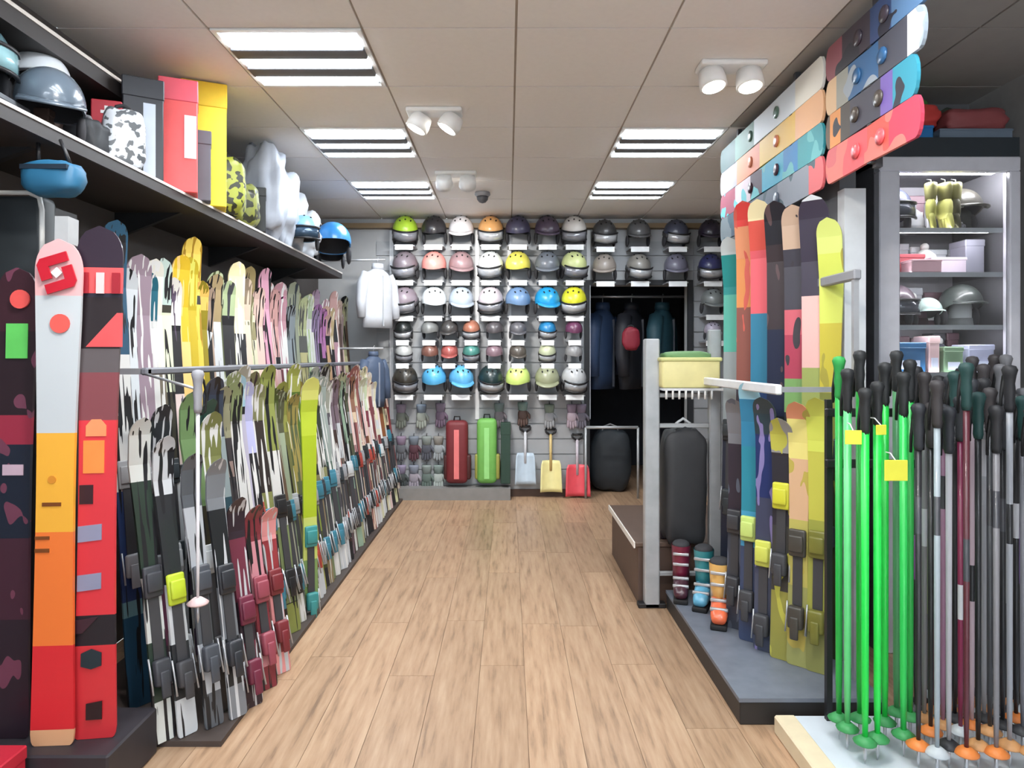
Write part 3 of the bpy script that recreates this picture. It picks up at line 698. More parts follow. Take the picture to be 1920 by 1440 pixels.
ROW_B = [(215, 'white', (210, 222, 212), (40, 44, 46)), (228, 'mint', (140, 204, 152), (60, 80, 78)), (244, 'grey lilac', (160, 160, 172), (44, 44, 50)), (262, 'black', (36, 38, 42), (150, 154, 158)), (280, 'slate teal', (60, 84, 88), (170, 190, 190)), (300, 'brick red', (136, 60, 56), (50, 36, 40)),
         (318, 'steel blue', (72, 108, 132), (30, 34, 44)), (336, 'dark grey', (58, 60, 66), (150, 130, 140)), (352, 'black', (34, 32, 38), (130, 132, 140)), (368, 'mauve', (124, 88, 100), (40, 30, 38)), (388, 'purple black', (58, 44, 62), (160, 148, 168)), (404, 'plum', (88, 56, 66), (34, 26, 32)),
         (420, 'grey', (150, 148, 156), (44, 40, 46)), (438, 'olive green', (112, 128, 82), (40, 44, 32)), (455, 'dark teal', (44, 70, 74), (130, 160, 160)), (472, 'stone', (136, 130, 116), (60, 56, 50)), (490, 'khaki', (140, 140, 104), (56, 54, 44)),
         (506, 'ice blue', (172, 188, 208), (60, 74, 100)), (522, 'sand', (158, 152, 126), (70, 66, 56)), (540, 'olive', (122, 126, 80), (52, 52, 40)), (556, 'dark olive', (86, 88, 58), (160, 164, 130)), (584, 'olive yellow', (146, 150, 74), (90, 90, 50)),
         (606, 'moss', (142, 146, 70), (70, 70, 44)), (622, 'khaki', (128, 126, 92), (60, 58, 44)), (640, 'sage grey', (146, 158, 146), (70, 78, 72)), (660, 'brown grey', (120, 110, 98), (62, 52, 46)), (680, 'sage', (150, 160, 146), (88, 80, 70)), (695, 'brick', (150, 92, 84), (214, 196, 182)), (715, 'cream', (204, 190, 172), (120, 66, 60))]
def pick(tab, px): return min(tab, key=lambda r_: abs(r_[0]-px))
def jit(c, a=14): return tuple(max(8, min(246, v+random.uniform(-a, a))) for v in c)
def row(tab, X, y0, y1, step, Lr, wr_, lean, yaw, where, group, bind, skip=()):
    y = y0; n = 0
    while y < y1:
        n += 1
        px = 953+X*1277/y
        _, nm, c1, c2 = pick(tab, px)
        lime = nm == 'lime'
        L = random.uniform(*Lr) if not lime else Lr[1]
        w = random.uniform(*wr_)
        c1j, c2j = jit(c1), jit(c2)
        pale = random.choice([(206, 206, 204), (190, 194, 198), (40, 40, 44), (34, 34, 38)])
        cuts = sorted(random.uniform(0.08, 0.92) for _ in range(4))
        seq = [c1j, c2j, jit(c1), pale, c1j] if not lime else [c1j, jit(c1, 8), jit(c1, 8), jit(c1, 8), c1j]
        if random.random() < 0.5 and not lime: seq[0] = pale; seq[3] = c2j
        bands = [(0, seq[0])]+[(cuts[k], seq[k+1]) for k in range(4)]
        bc = random.choice([(40, 42, 46), (52, 60, 66), (200, 204, 206), (60, 120, 140), (150, 152, 156), (34, 34, 36), (170, 70, 60)])
        acc = random.choice([c2j, (24, 24, 28), (214, 214, 212)])
        t = ski((X+random.uniform(-0.015, 0.015), y, 0.021), yaw+R(random.uniform(-5, 5)), lean+R(random.uniform(-1, 1)), L, w, bands, acc if not lime else c2,
                '%s ski, %s from the near end in the %s row of left rack' % (nm, nth(n), where), group, bc if bind else None, amount=0.43, scale=random.uniform(16, 30), stretch=(2.6, 1, 0.13), hh=0.018)
        y += step*random.uniform(0.85, 1.15)
row(ROW_A, -1.40, 2.60, 6.45, 0.074, (1.68, 1.93), (0.088, 0.112), R(7.5), R(58), 'rear', 'tall skis in the rear row of the left rack', True)
row(ROW_B, -1.05, 2.56, 6.45, 0.064, (1.12, 1.31), (0.076, 0.092), R(11), R(58), 'front', 'short skis in the front row of the left rack', True)
ski((-1.035, 3.56, 0.021), R(40), R(1.5), 1.225, 0.092, [(0, (120, 150, 90)), (0.22, (196, 206, 110)), (0.4, (170, 192, 40)), (0.75, (186, 206, 60)), (0.9, (220, 222, 120))], None, 'bright lime ski standing upright before the left front row', 'short skis in the front row of the left rack', (60, 140, 140), hh=0.03, z0=0.40)
# children's skis and a boot at the near end of the rack
kid = [(-1.19, 2.36, 1.12, 'dark green and white', (44, 60, 50), (206, 210, 206)), (-1.165, 2.47, 1.16, 'slate striped', (90, 94, 102), (36, 38, 44)), (-1.13, 2.40, 1.05, 'black and white', (40, 42, 46), (196, 200, 204)), (-1.06, 2.455, 0.98, 'pale grey', (176, 180, 186), (90, 94, 100)), (-1.0, 2.52, 0.95, 'black', (30, 32, 36), (120, 124, 130)), (-0.985, 2.64, 0.80, 'maroon', (112, 48, 66), (50, 36, 46)), (-0.975, 2.78, 0.74, 'pink', (206, 140, 150), (130, 50, 60)), (-0.965, 2.92, 0.7, 'crimson', (150, 56, 62), (226, 150, 150))]
for k, (x, y, L, nm, c1, c2) in enumerate(kid):
    ski((x, y, 0.0 if x > -0.995 else 0.021), R(55), R(11), L, 0.078, [(0, c2), (0.12, c1), (0.3, c2), (0.5, c1), (0.8, c2)], (random.choice([(196, 198, 202), (30, 30, 34)])), '%s short children\'s ski leaning at the near foot of left rack' % nm, 'children\'s skis at the near end of the left rack', [(60, 62, 68), (150, 154, 158), (186, 206, 50), (70, 74, 82), (44, 46, 52), (110, 40, 62), (150, 70, 84), (120, 44, 50)][k], amount=0.42, scale=24, stretch=(2.6, 1, 0.13), hh=0.03, z0=L*random.uniform(0.46, 0.62))
# a pale pole hanging on the rail
hp = pole((-1.062, 2.33, 0.44), 0.86, (214, 212, 216), 'pale grey short ski pole standing out vertically before the left ski rack', None, gcol=(150, 150, 156), bcol=(224, 196, 196), r=0.0068)
MB().tube([(0, 0, 0.80), (-0.25, 0.13, 0.85)], 0.005, 6).build('hook', M_STEEL, hp)

# ------------------------------------------------------------------ right side: platforms, ski rack
pf = thing('ski_platform', 'low charcoal display platform under the right ski rack', 'platform', (0, 0, 0))
MB().rbox(0.85, 1.38, 2.50, 3.66, 0, 0.085, 0.004, 1).build('platform_body', mat((40, 38, 38), 0.5), pf)
MB().box(0.846, 1.38, 2.496, 3.66, 0.085, 0.10).build('platform_top', mat((112, 118, 130), 0.5, var=0.25), pf)
bp2 = thing('brown_plinth', 'brown wooden plinth with white top edge on the right aisle side', 'plinth', (0, 0, 0))
MB().rbox(0.71, 1.36, 3.74, 4.66, 0, 0.31, 0.004, 1).build('plinth_body', mat((86, 66, 56), 0.55), bp2)
MB().rbox(0.695, 1.37, 3.73, 4.68, 0.31, 0.335, 0.004, 1).build('plinth_top', mat((96, 76, 64), 0.5), bp2)
MB().box(0.688, 0.695, 3.73, 4.68, 0.305, 0.337).build('edge_strip', mat((230, 224, 216), 0.5), bp2)
wp = thing('white_platform', 'low white platform with cream edge under the ski poles', 'platform', (0, 0, 0))
MB().box(1.03, XR, 1.0, 2.45, 0.0, 0.06).build('platform_top', mat((206, 214, 222), 0.4, var=0.06), wp)
MB().rbox(0.955, 1.03, 1.0, 2.45, 0.0, 0.066, 0.006, 1).build('edge_board', mat((226, 210, 178), 0.45), wp)
rr = thing('ski_rack', 'white rail of the ski rack on the right platform', 'ski rack', (0, 0, 0))
MB().rbox(1.03, 1.055, 2.62, 3.62, 1.205, 1.245, 0.005, 1).build('front_rail', mat((224, 226, 230), 0.4), rr)
MB().rbox(1.33, 1.36, 2.62, 3.62, 1.65, 1.69, 0.005, 1).build('rear_rail', M_GREY, rr)
for y in (2.63, 3.6):
    MB().box(1.055, 1.36, y, y+0.02, 1.215, 1.235).build('rail_arm', M_STEEL, rr)
    MB().box(1.335, 1.355, y, y+0.02, 0.1, 1.66).build('upright', M_STEEL, rr)
def rski(px, d, ztop, w, bands, acc, label, bcol=None, lean=R(2), yaw=R(-42), z0=0.101, amount=0.4, zb=None, bl=None):
    X = (px-953)*d/1277
    ski((X, d, z0), yaw, lean, ztop-z0, w, bands, acc, label, 'skis in the right rack', bcol, amount=amount, z0=zb, scale=14, stretch=(1.4, 1, 0.4), hh=0.035)
rski(1366, 3.52, 1.97, 0.10, [(0, (40, 44, 60)), (0.45, (150, 158, 160)), (0.68, (92, 178, 160)), (0.84, (40, 142, 140)), (0.95, (196, 204, 206))], None, 'teal-topped tall ski at the far end of the right rack', (52, 56, 60))
rski(1393, 3.36, 2.12, 0.115, [(0, (46, 52, 66)), (0.35, (66, 60, 70)), (0.55, (140, 84, 74)), (0.74, (216, 140, 80)), (0.86, (226, 150, 110)), (0.94, (220, 70, 66))], (210, 96, 84), 'tall ski with red tip and orange shoulder in right rack', (52, 56, 60), amount=0.36)
rski(1420, 3.24, 2.10, 0.112, [(0, (30, 36, 60)), (0.3, (34, 60, 104)), (0.55, (50, 120, 150)), (0.73, (222, 96, 106)), (0.88, (216, 86, 74)), (0.95, (236, 222, 176))], None, 'tall coral-pink ski fading to blue in the right rack', (52, 56, 60))
rski(1452, 3.10, 2.06, 0.112, [(0, (24, 26, 30)), (0.5, (30, 36, 60)), (0.7, (56, 46, 50)), (0.9, (34, 34, 42))], (90, 70, 72), 'tall black and brown ski in the middle of right rack', (52, 56, 60), amount=0.34)
rski(1486, 3.00, 2.02, 0.112, [(0, (44, 48, 56)), (0.52, (120, 160, 96)), (0.6, (168, 62, 84)), (0.70, (196, 92, 104)), (0.76, (62, 60, 70)), (0.9, (196, 168, 146))], (60, 56, 62), 'tall ski with tan tip and red middle in the right rack', (52, 56, 60), amount=0.36)
rski(1522, 2.90, 2.04, 0.125, [(0, (40, 42, 40)), (0.5, (150, 160, 90)), (0.62, (222, 176, 170)), (0.78, (56, 50, 66)), (0.985, (206, 210, 214))], None, 'tall ski with wide black-violet tip edged white in right rack', (52, 56, 60))
rski(1552, 2.84, 1.93, 0.10, [(0, (60, 66, 40)), (0.45, (120, 124, 60)), (0.6, (190, 176, 60)), (0.76, (200, 208, 92)), (0.92, (206, 216, 120))], (160, 150, 60), 'tall lime-yellow ski at the near end of right rack', (52, 56, 60), amount=0.33)
# lower front row
rski(1378, 3.14, 1.16, 0.09, [(0, (62, 66, 78)), (0.5, (52, 44, 54)), (0.8, (120, 120, 126))], (90, 96, 110), 'short slate ski at the far end of the right front row', (60, 60, 64))
rski(1404, 3.00, 1.24, 0.095, [(0, (58, 70, 100)), (0.36, (70, 150, 190)), (0.5, (44, 132, 152)), (0.75, (50, 124, 160)), (0.93, (150, 200, 220))], None, 'short bright blue ski in the right front row', (196, 216, 120), zb=0.50)
rski(1432, 2.90, 1.18, 0.095, [(0, (70, 76, 96)), (0.3, (62, 66, 90)), (0.6, (32, 46, 96)), (0.85, (40, 60, 70))], (130, 120, 170), 'short navy ski with lime binding in the right front row', (206, 210, 92), zb=0.42)
rski(1464, 2.82, 1.10, 0.095, [(0, (150, 146, 70)), (0.28, (60, 60, 58)), (0.55, (44, 42, 50)), (0.85, (150, 148, 150))], (190, 186, 80), 'short dark ski with yellow binding in right front row', (212, 210, 60), zb=0.68)
rski(1496, 2.76, 1.17, 0.095, [(0, (160, 160, 96)), (0.3, (190, 180, 96)), (0.55, (216, 176, 140)), (0.78, (230, 216, 130)), (0.93, (226, 150, 116))], (186, 168, 80), 'short cream-yellow ski with peach tip in right front row', (70, 66, 60))
rski(1534, 2.70, 1.19, 0.10, [(0, (140, 140, 80)), (0.22, (160, 162, 74)), (0.55, (196, 192, 80)), (0.8, (214, 220, 96))], None, 'short lime-yellow ski nearest the green poles in right front row', (120, 118, 50))
boot((1.00, 3.22, 0.10), R(-20), (232, 110, 70), (240, 190, 110), 'orange junior ski boot on the charcoal platform', 'ski boots on the right platform', 0.82)
boot((0.985, 3.44, 0.10), R(-25), (96, 168, 200), (50, 140, 150), 'blue and teal junior ski boot on charcoal platform', 'ski boots on the right platform', 0.82)
boot((0.90, 3.55, 0.10), R(-15), (70, 34, 48), (120, 30, 60), 'dark crimson junior ski boot on charcoal platform', 'ski boots on the right platform', 0.8)

# silver display stand with basket and hanging black bag
st = thing('display_stand', 'silver two-post display stand at the right platform end', 'stand', (0, 3.69, 0))
M_ALU = mat((176, 179, 182), 0.35, 0.25, var=0.2)
MB().rbox(0.735, 0.815, -0.03, 0.03, 0.0, 1.45, 0.006, 1).build('post', M_ALU, st)
MB().rbox(1.085, 1.15, -0.02, 0.025, 0.1, 1.50, 0.006, 1).build('post', M_ALU, st)
MB().rbox(0.70, 0.85, -0.03, 0.025, 0, 0.025, 0.004, 1).build('foot', M_BLACK, st)
for zz in (1.145, 0.98, 0.18):
    MB().rbox(0.815, 1.085, -0.012, 0.012, zz-0.012, zz+0.012, 0.004, 1).build('crossbar', M_ALU, st)
MB().box(0.815, 1.30, -0.12, 0.16, 1.175, 1.187).build('shelf_plate', mat((214, 216, 218), 0.35), st)
for k in range(8):
    MB().tube([(0.83+k*0.034, -0.115, 1.175), (0.83+k*0.034, -0.115, 1.13)], 0.006, 6).build('price_peg', M_WHITE, st)
bk = thing('storage_basket', 'cream plastic basket on top shelf of the silver stand', 'basket', (0.965, 3.70, 1.188))
MB().rbox(-0.155, 0.155, -0.11, 0.11, 0, 0.155, 0.012, 2).build('basket_body', mat((224, 214, 152), 0.5), bk)
MB().rbox(-0.163, 0.163, -0.118, 0.118, 0.14, 0.162, 0.006, 1).build('rim', mat((208, 206, 140), 0.5), bk)
MB().ell(0, 0, 0.165, 0.13, 0.09, 0.03, 16, 8, 0.7, 0.2, 3, 2).build('folded_cloth', mat((110, 150, 100), 0.8), bk)
lumpy('boot_bag', 'black boot bag hanging in the silver stand', 'bag', (0.955, 3.72, 0.34), (0.23, 0.17, 0.62), (46, 47, 50), e=0.38, wob=0.1, strapc=(190, 192, 194))
carton('gear_box', 'dark navy box under the black boot bag', 'box', (0.95, 3.86, 0.336), (0.2, 0.12, 0.10), (44, 30, 40), 0)

# ------------------------------------------------------------------ right side: snowboards stacked on wall arms
sr = thing('snowboard_rack', 'dark metal arms carrying the snowboards below the ceiling', 'rack', (0, 0, 0))
for y in (2.5, 3.2, 4.0):
    MB().box(1.35, 1.375, y, y+0.025, 2.05, 2.69).build('upright', M_DGREY, sr)
    for k in range(4):
        MB().box(1.33, 1.35, y, y+0.025, 2.07+0.142*k-0.004, 2.07+0.142*k-0.001).build('arm', M_DGREY, sr)
def snowboard(y0, y1, z, hgt, x, bands, acc, label, amount=0.4, scale=10):
    L = y1-y0; t = thing('snowboard', label, 'snowboard', (x, y0, z), (0, 0, PI/2), 'snowboards stacked on the right')
    # local: x along length (towards +Y in the room), y towards -X, z up
    out = []; r = hgt*0.5; n = 8
    for k in range(n+1):
        a = -PI/2+PI*k/n; out.append((L-r*0.45+r*0.45*math.cos(a), r+r*math.sin(a)))
    for s_ in (0.66, 0.5, 0.34): out.append((L*s_, hgt-0.004*(1-abs(s_-0.5)*4)))
    for k in range(n+1):
        a = PI/2+PI*k/n; out.append((r*0.45+r*0.45*math.cos(a), r+r*math.sin(a)))
    for s_ in (0.34, 0.5, 0.66): out.append((L*s_, 0.004*(1-abs(s_-0.5)*4)))
    MB().prism(out[::-1], 0.0, 0.012).build('deck', print_mat(bands, acc, amount, scale, axis=0, rough=0.62, coat=0.0), t)
    for s_ in (0.36, 0.62):
        MB().lathe([(0.03, 0), (0.03, 0.006), (0.01, 0.008)], 12, Matrix.Translation((L*s_, 0.012, hgt/2)) @ Matrix.Rotation(-PI/2, 4, 'X')).build('mount_disc', mat(bands[len(bands)//2][1], 0.3), t)
z0 = 2.07; dz = 0.142
SB = [
 [(2.20, 2.86, [(0, (196, 60, 84)), (0.28, (206, 84, 74)), (0.5, (222, 88, 94)), (0.8, (206, 96, 100))], (216, 116, 106), 'coral red snowboard, near one of the lowest row'),
  (2.88, 4.28, [(0, (206, 96, 100)), (0.10, (122, 128, 140)), (0.35, (90, 102, 118)), (0.6, (52, 70, 86)), (0.85, (100, 110, 116))], (56, 80, 92), 'grey and slate snowboard, far one of the lowest row')],
 [(2.22, 2.86, [(0, (50, 140, 160)), (0.22, (112, 90, 160)), (0.34, (64, 62, 74)), (0.68, (72, 64, 58)), (0.8, (222, 146, 76)), (0.94, (90, 70, 50))], (44, 44, 54), 'dark snowboard with teal end and orange band, second row'),
  (2.88, 4.28, [(0, (44, 140, 150)), (0.18, (30, 120, 180)), (0.3, (44, 156, 186)), (0.5, (60, 30, 50)), (0.62, (190, 176, 182)), (0.8, (140, 60, 80))], (90, 170, 176), 'teal and blue snowboard, far one of the second row')],
 [(2.18, 2.86, [(0, (206, 200, 204)), (0.14, (70, 70, 80)), (0.4, (50, 96, 140)), (0.72, (150, 150, 140)), (0.86, (216, 180, 140))], (150, 160, 170), 'denim blue and white snowboard, near one of third row'),
  (2.88, 4.28, [(0, (222, 172, 130)), (0.2, (220, 180, 82)), (0.52, (212, 132, 100)), (0.78, (150, 146, 156))], None, 'yellow and peach snowboard in the third row')],
 [(2.16, 2.86, [(0, (86, 120, 156)), (0.3, (50, 70, 110)), (0.5, (60, 52, 62)), (0.8, (140, 76, 86))], (40, 40, 52), 'dark blue snowboard at the top near the ceiling'),
  (2.88, 4.28, [(0, (220, 218, 210)), (0.2, (206, 214, 222)), (0.58, (90, 120, 110)), (0.8, (60, 76, 76))], None, 'white snowboard at the top, far from the niche')]]
for k, r_ in enumerate(SB):
    for (a, b_, bands, acc, lb) in r_:
        snowboard(a, b_, z0+dz*k, 0.141, 1.345, bands, acc, lb, 0.42, 8)

# ------------------------------------------------------------------ right side: glass cabinet and goods in it
cab = thing('glass_cabinet', 'silver-framed glass cabinet full of accessories on the right', 'cabinet', (0, 0, 0))
CX0, CX1, CY, CZ = 1.69, 2.335, 3.10, 2.265
M_FR = mat((206, 206, 214), 0.35, 0.15, var=0.12)
for (x0, x1) in ((CX0, CX0+0.095), (CX1-0.05, CX1)):
    MB().rbox(x0, x1, CY, CY+0.05, 0.0, CZ-0.065, 0.005, 1).build('frame_post', M_FR, cab)
MB().rbox(CX0, CX1, CY, CY+0.05, CZ-0.065, CZ, 0.005, 1).build('frame_top', M_FR, cab)
MB().box(CX0, CX1, CY+0.45, CY+0.47, 0, CZ).build('back_panel', mat((140, 138, 144), 0.6), cab)
MB().box(CX0, CX0+0.02, CY+0.05, CY+0.45, 0, CZ).build('side_panel', mat((96, 96, 100), 0.5), cab)
MB().box(CX1-0.02, CX1, CY+0.05, CY+0.45, 0, CZ).build('side_panel', mat((96, 96, 100), 0.5), cab)
MB().box(CX0, CX1, CY+0.05, CY+0.45, CZ-0.03, CZ).build('top_panel', mat((60, 60, 66), 0.5), cab)
FILL_STRIP = emit_mat((250, 250, 255), 26.0)  # strips added out of sight behind the shelf edges to brighten the goods
SHZ = [1.30-0.02, 1.50, 1.745, 1.99-0.04]
for zz in SHZ:
    MB().box(CX0+0.02, CX1-0.02, CY+0.06, CY+0.45, zz-0.010, zz-0.001).build('shelf', GLASS, cab)
    MB().box(CX0+0.02, CX1-0.02, CY+0.054, CY+0.06, zz-0.022, zz).build('shelf_edge', mat((150, 156, 160), 0.3), cab)
    MB().box(CX0+0.1, CX1-0.1, CY+0.061, CY+0.075, zz-0.02, zz-0.011).build('added_light_strip', FILL_STRIP, cab)
MB().box(CX0+0.095, CX1-0.05, CY+0.02, CY+0.026, 0.1, CZ-0.065).build('pane', GLASS, cab)
top_fill = MB().box(CX0+0.12, CX1-0.08, CY+0.055, CY+0.085, CZ-0.062, CZ-0.04).build('added_light_strip', emit_mat((250, 250, 255), 75.0), cab)  # added strip hidden behind the frame top, brightens the cabinet from above
g = 'goods inside the glass cabinet'

cy = CY+0.2
for (x, z, yaw, c, lb, sc, stl) in ((1.85, SHZ[3], -10, (62, 66, 86), 'dark blue helmet on the top shelf of glass cabinet', 0.95, 'goggles'), (2.18, SHZ[3], 10, (58, 56, 50), 'dark olive helmet on the top shelf of glass cabinet', 0.95, 'visor'),
              (1.87, SHZ[1], 0, (86, 76, 84), 'plum grey helmet on the third shelf of glass cabinet', 0.9, 'goggles'), (2.03, SHZ[1]-0.0, 0, (190, 212, 206), 'pale mint helmet on the third shelf of glass cabinet', 0.62, 'visor'), (2.19, SHZ[1], 0, (60, 66, 64), 'charcoal helmet on the third shelf of glass cabinet', 0.9, 'visor')):
    helmet((x, cy, z), R(yaw), c, lb, g, stl, sc*0.9, vents=False)
for k, (x, c) in enumerate(((1.985, (150, 150, 74)), (2.05, (190, 190, 110)), (2.10, (64, 62, 40)))):
    glove((x, CY+0.1, CZ-0.1), R(90 if k == 1 else 60), c, 'olive-yellow and black glove, %s from left in cabinet top' % nth(k+1), g, 0.9, (110, 108, 60))
for k, (x, w, hgt, c, lb) in enumerate(((1.80, 0.11, 0.13, (166, 62, 84), 'crimson goggle box on the second cabinet shelf'), (1.93, 0.13, 0.10, (176, 84, 92), 'rose red goggle box on the second cabinet shelf'), (1.94, 0.14, 0.06, (206, 170, 178), 'pink box stacked low on the second cabinet shelf'), (2.11, 0.17, 0.085, (214, 200, 214), 'pale lilac box on the second cabinet shelf'), (2.235, 0.09, 0.17, (150, 150, 164), 'grey-blue upright box on second cabinet shelf'))):
    carton('goggle_box', lb, 'box', (x, cy+(-0.1 if k == 2 else 0.02), SHZ[2]), (w, 0.12 if k != 2 else 0.09, hgt), c, 0, group=g)
for k, (x, w, hgt, c, lb) in enumerate(((1.875, 0.15, 0.14, (40, 96, 140), 'blue box on the lowest visible cabinet shelf'), (1.99, 0.05, 0.17, (206, 176, 176), 'narrow pink box on the lowest visible cabinet shelf'), (2.08, 0.09, 0.12, (110, 140, 110), 'green box on the lowest visible cabinet shelf'), (2.21, 0.12, 0.13, (184, 188, 214), 'lavender box on the lowest visible cabinet shelf'))):
    carton('goggle_box', lb, 'box', (x, cy-0.06, SHZ[0]), (w, 0.12, hgt), c, 0, group=g, panel=((206, 214, 232), (0.2, 0.8, 0.1, 0.4)))
gi = 0
for sz_, hs in ((SHZ[3], (0.14, 0.23)), (SHZ[2], (0.13, 0.185)), (SHZ[1], (0.15, 0.225)), (SHZ[0], (0.14, 0.20))):
    x = CX0+0.045
    rowname = {SHZ[3]: 'top', SHZ[2]: 'second', SHZ[1]: 'third', SHZ[0]: 'fourth'}[sz_]; q = 0
    while x < CX1-0.10:
        w = random.uniform(0.05, 0.10); q += 1; hgt = random.uniform(*hs)
        c = random.choice([(196, 198, 202), (60, 62, 68), (150, 152, 158), (110, 84, 92), (200, 204, 208), (44, 44, 50), (120, 124, 126), (86, 60, 70), (168, 176, 178)])
        carton('goggle_box', 'small box at the back of the %s cabinet shelf, %s from left' % (rowname, nth(q)), 'box', (x+w/2, CY+0.355, sz_), (w, 0.09, hgt), c, 0, group=g, panel=(random.choice([(210, 212, 214), (40, 40, 44), (150, 60, 70), (190, 190, 110)]), (0.15, 0.85, 0.2, 0.6)))
        x += w+0.012
for k, (x, z, c, c2, lb) in enumerate(((1.80, SHZ[0], (200, 204, 208), (60, 64, 70), 'white and grey junior boot on fourth cabinet shelf'), (2.145, SHZ[3], (90, 92, 96), (40, 42, 46), 'grey junior boot on the top cabinet shelf'))):
    boot((x, CY+0.2, z), R(20), c, c2, lb, g, 0.45)
BN = [(1.83, 2, (120, 44, 60), 'wine red'), (2.06, 2, (206, 206, 204), 'off-white'), (1.80, 1, (150, 154, 160), 'silver grey'), (2.00, 1, (70, 50, 60), 'dark plum'), (2.24, 1, (196, 200, 200), 'light grey'), (2.24, 3, (60, 62, 60), 'charcoal'), (1.99, 3, (170, 172, 176), 'pale grey'), (2.13, 0, (70, 74, 84), 'slate blue')]
for (x, si, c, nm) in BN:
    bx_ = thing('knit_hat', '%s knit hat on %s shelf of the glass cabinet' % (nm, ('fourth', 'third', 'second', 'top')[si]), 'hat', (x, CY+0.27, SHZ[si]), group=g)
    MB().lathe([(0.055, 0.0), (0.062, 0.02), (0.06, 0.07), (0.048, 0.11), (0.02, 0.135), (0.004, 0.14)], 14).build('crown', mat(c, 0.9), bx_)
    MB().lathe([(0.064, 0.0), (0.068, 0.012), (0.066, 0.04), (0.061, 0.042)], 14).build('cuff', mat(tuple(int(v*0.7) for v in c), 0.9), bx_)
    MB().ell(0, 0, 0.15, 0.02, 0.02, 0.018, 10, 6, 1.0, 0.2, 5, 1).build('pompom', mat((190, 190, 188), 0.9), bx_)
# bundles on top of the cabinet
CT = CZ+0.05
lumpy('folded_bundle', 'green folded bundle on top of glass cabinet, at the back', 'bundle', (1.88, 3.46, CT+0.192), (0.44, 0.14, 0.165), (86, 150, 76), e=0.5, wob=0.12, parts=False)
lumpy('folded_bundle', 'red folded bundle lying on top of glass cabinet', 'bundle', (1.86, 3.27, CT+0.117), (0.36, 0.18, 0.11), (196, 62, 58), e=0.5, wob=0.14, parts=False)
lumpy('folded_bundle', 'brick red folded bundle on the right of cabinet top', 'bundle', (2.21, 3.27, CT+0.102), (0.30, 0.18, 0.11), (140, 70, 72), e=0.5, wob=0.14, parts=False)
lumpy('folded_bundle', 'dark olive folded bundle, back right of cabinet top', 'bundle', (2.24, 3.47, CT+0.041), (0.22, 0.13, 0.25), (74, 82, 70), e=0.5, wob=0.14, parts=False)
MB().box(CX0-0.06, CX1, CY+0.01, CY+0.47, CZ, CZ+0.09).build('crown_board', mat((36, 44, 50), 0.5), cab)
carton('flat_box', 'flat bright blue box on the cabinet top', 'box', (1.83, 3.27, CT+0.041), (0.3, 0.2, 0.075), (36, 116, 180), 0)
carton('flat_box', 'flat grey-blue box right of the bright blue one on cabinet top', 'box', (2.18, 3.27, CT+0.041), (0.34, 0.2, 0.06), (110, 124, 140), 0)
carton('flat_box', 'dark flat box at the back of the cabinet top', 'box', (1.9, 3.47, CT+0.041), (0.44, 0.12, 0.15), (40, 48, 56), 0)

# ------------------------------------------------------------------ right side: ski poles
pr = thing('pole_rack', 'dark bar rack holding upright ski poles', 'pole rack', (0, 0, 0.06))
for zz in (0.9, 1.08):
    MB().rbox(1.12, 2.05, 2.395, 2.415, zz, zz+0.03, 0.004, 1).build('bar', M_BLACK, pr)
for x in (1.13, 1.55, 2.03):
    MB().box(x, x+0.02, 2.415, 2.435, 0, 1.14).build('upright', M_BLACK, pr)
GREEN = (24, 190, 62)
gp = [(1573, 2.30, 1.24, (36, 170, 70)), (1589, 2.24, 1.20, (92, 196, 120)), (1612, 2.30, 1.26, (20, 168, 52)), (1622, 2.16, 1.14, (30, 206, 74)), (1645, 2.18, 1.16, (34, 214, 80)), (1659, 2.28, 1.22, (30, 190, 66)), (1681, 2.34, 1.26, (80, 150, 96)), (1694, 2.20, 1.19, (44, 190, 84)), (1706, 2.31, 1.23, (38, 170, 70))]
for k, (px, d, L, c) in enumerate(gp):
    pole(((px-953)*d/1277, d, 0.061), L+0.045, c, 'bright green ski pole, %s from the left among the green ones' % nth(k+1), 'green ski poles', gcol=(30, 32, 34) if k else (40, 150, 70), bcol=(60, 150, 84), r=0.013)
for k, (px, py, d, w) in enumerate(((1600, 820, 2.22, 0.05), (1680, 882, 2.13, 0.07), (1652, 806, 2.20, 0.035))):
    p = PX(px, py, d-0.06)
    tg = thing('price_tag', 'yellow tag on green poles, %s' % ('upper left', 'large lower right', 'small upper middle')[k], 'tag', p, (0, 0, R(8*(k-1))), 'yellow tags on the green poles')
    MB().rbox(-w/2, w/2, -0.002, 0.002, -w*0.45, w*0.45, 0.001, 1).build('card', mat((226, 222, 70), 0.5), tg)
    MB().tube([(0, 0, w*0.4), (0, 0.03, w*0.4+0.02), (0, 0.055, w*0.4+0.02)], 0.002, 6).build('string', M_WHITE, tg)
DP = [(1722, 'black', (34, 32, 36)), (1733, 'grey', (130, 128, 130)), (1745, 'black', (28, 30, 30)), (1757, 'silver', (150, 160, 166)), (1768, 'mauve', (150, 108, 132)), (1779, 'silver', (170, 168, 172)), (1790, 'black', (36, 34, 36)), (1801, 'wine red', (120, 30, 66)), (1812, 'maroon', (84, 34, 44)), (1822, 'pale pink', (190, 168, 176)), (1834, 'black', (24, 24, 28)),
      (1845, 'silver', (160, 160, 164)), (1856, 'charcoal', (52, 54, 58)), (1868, 'grey', (120, 118, 122)), (1880, 'black', (30, 30, 34)), (1893, 'light grey', (150, 152, 158)), (1905, 'black', (22, 22, 26)), (1918, 'grey', (110, 110, 118)), (1935, 'black', (30, 30, 34))]
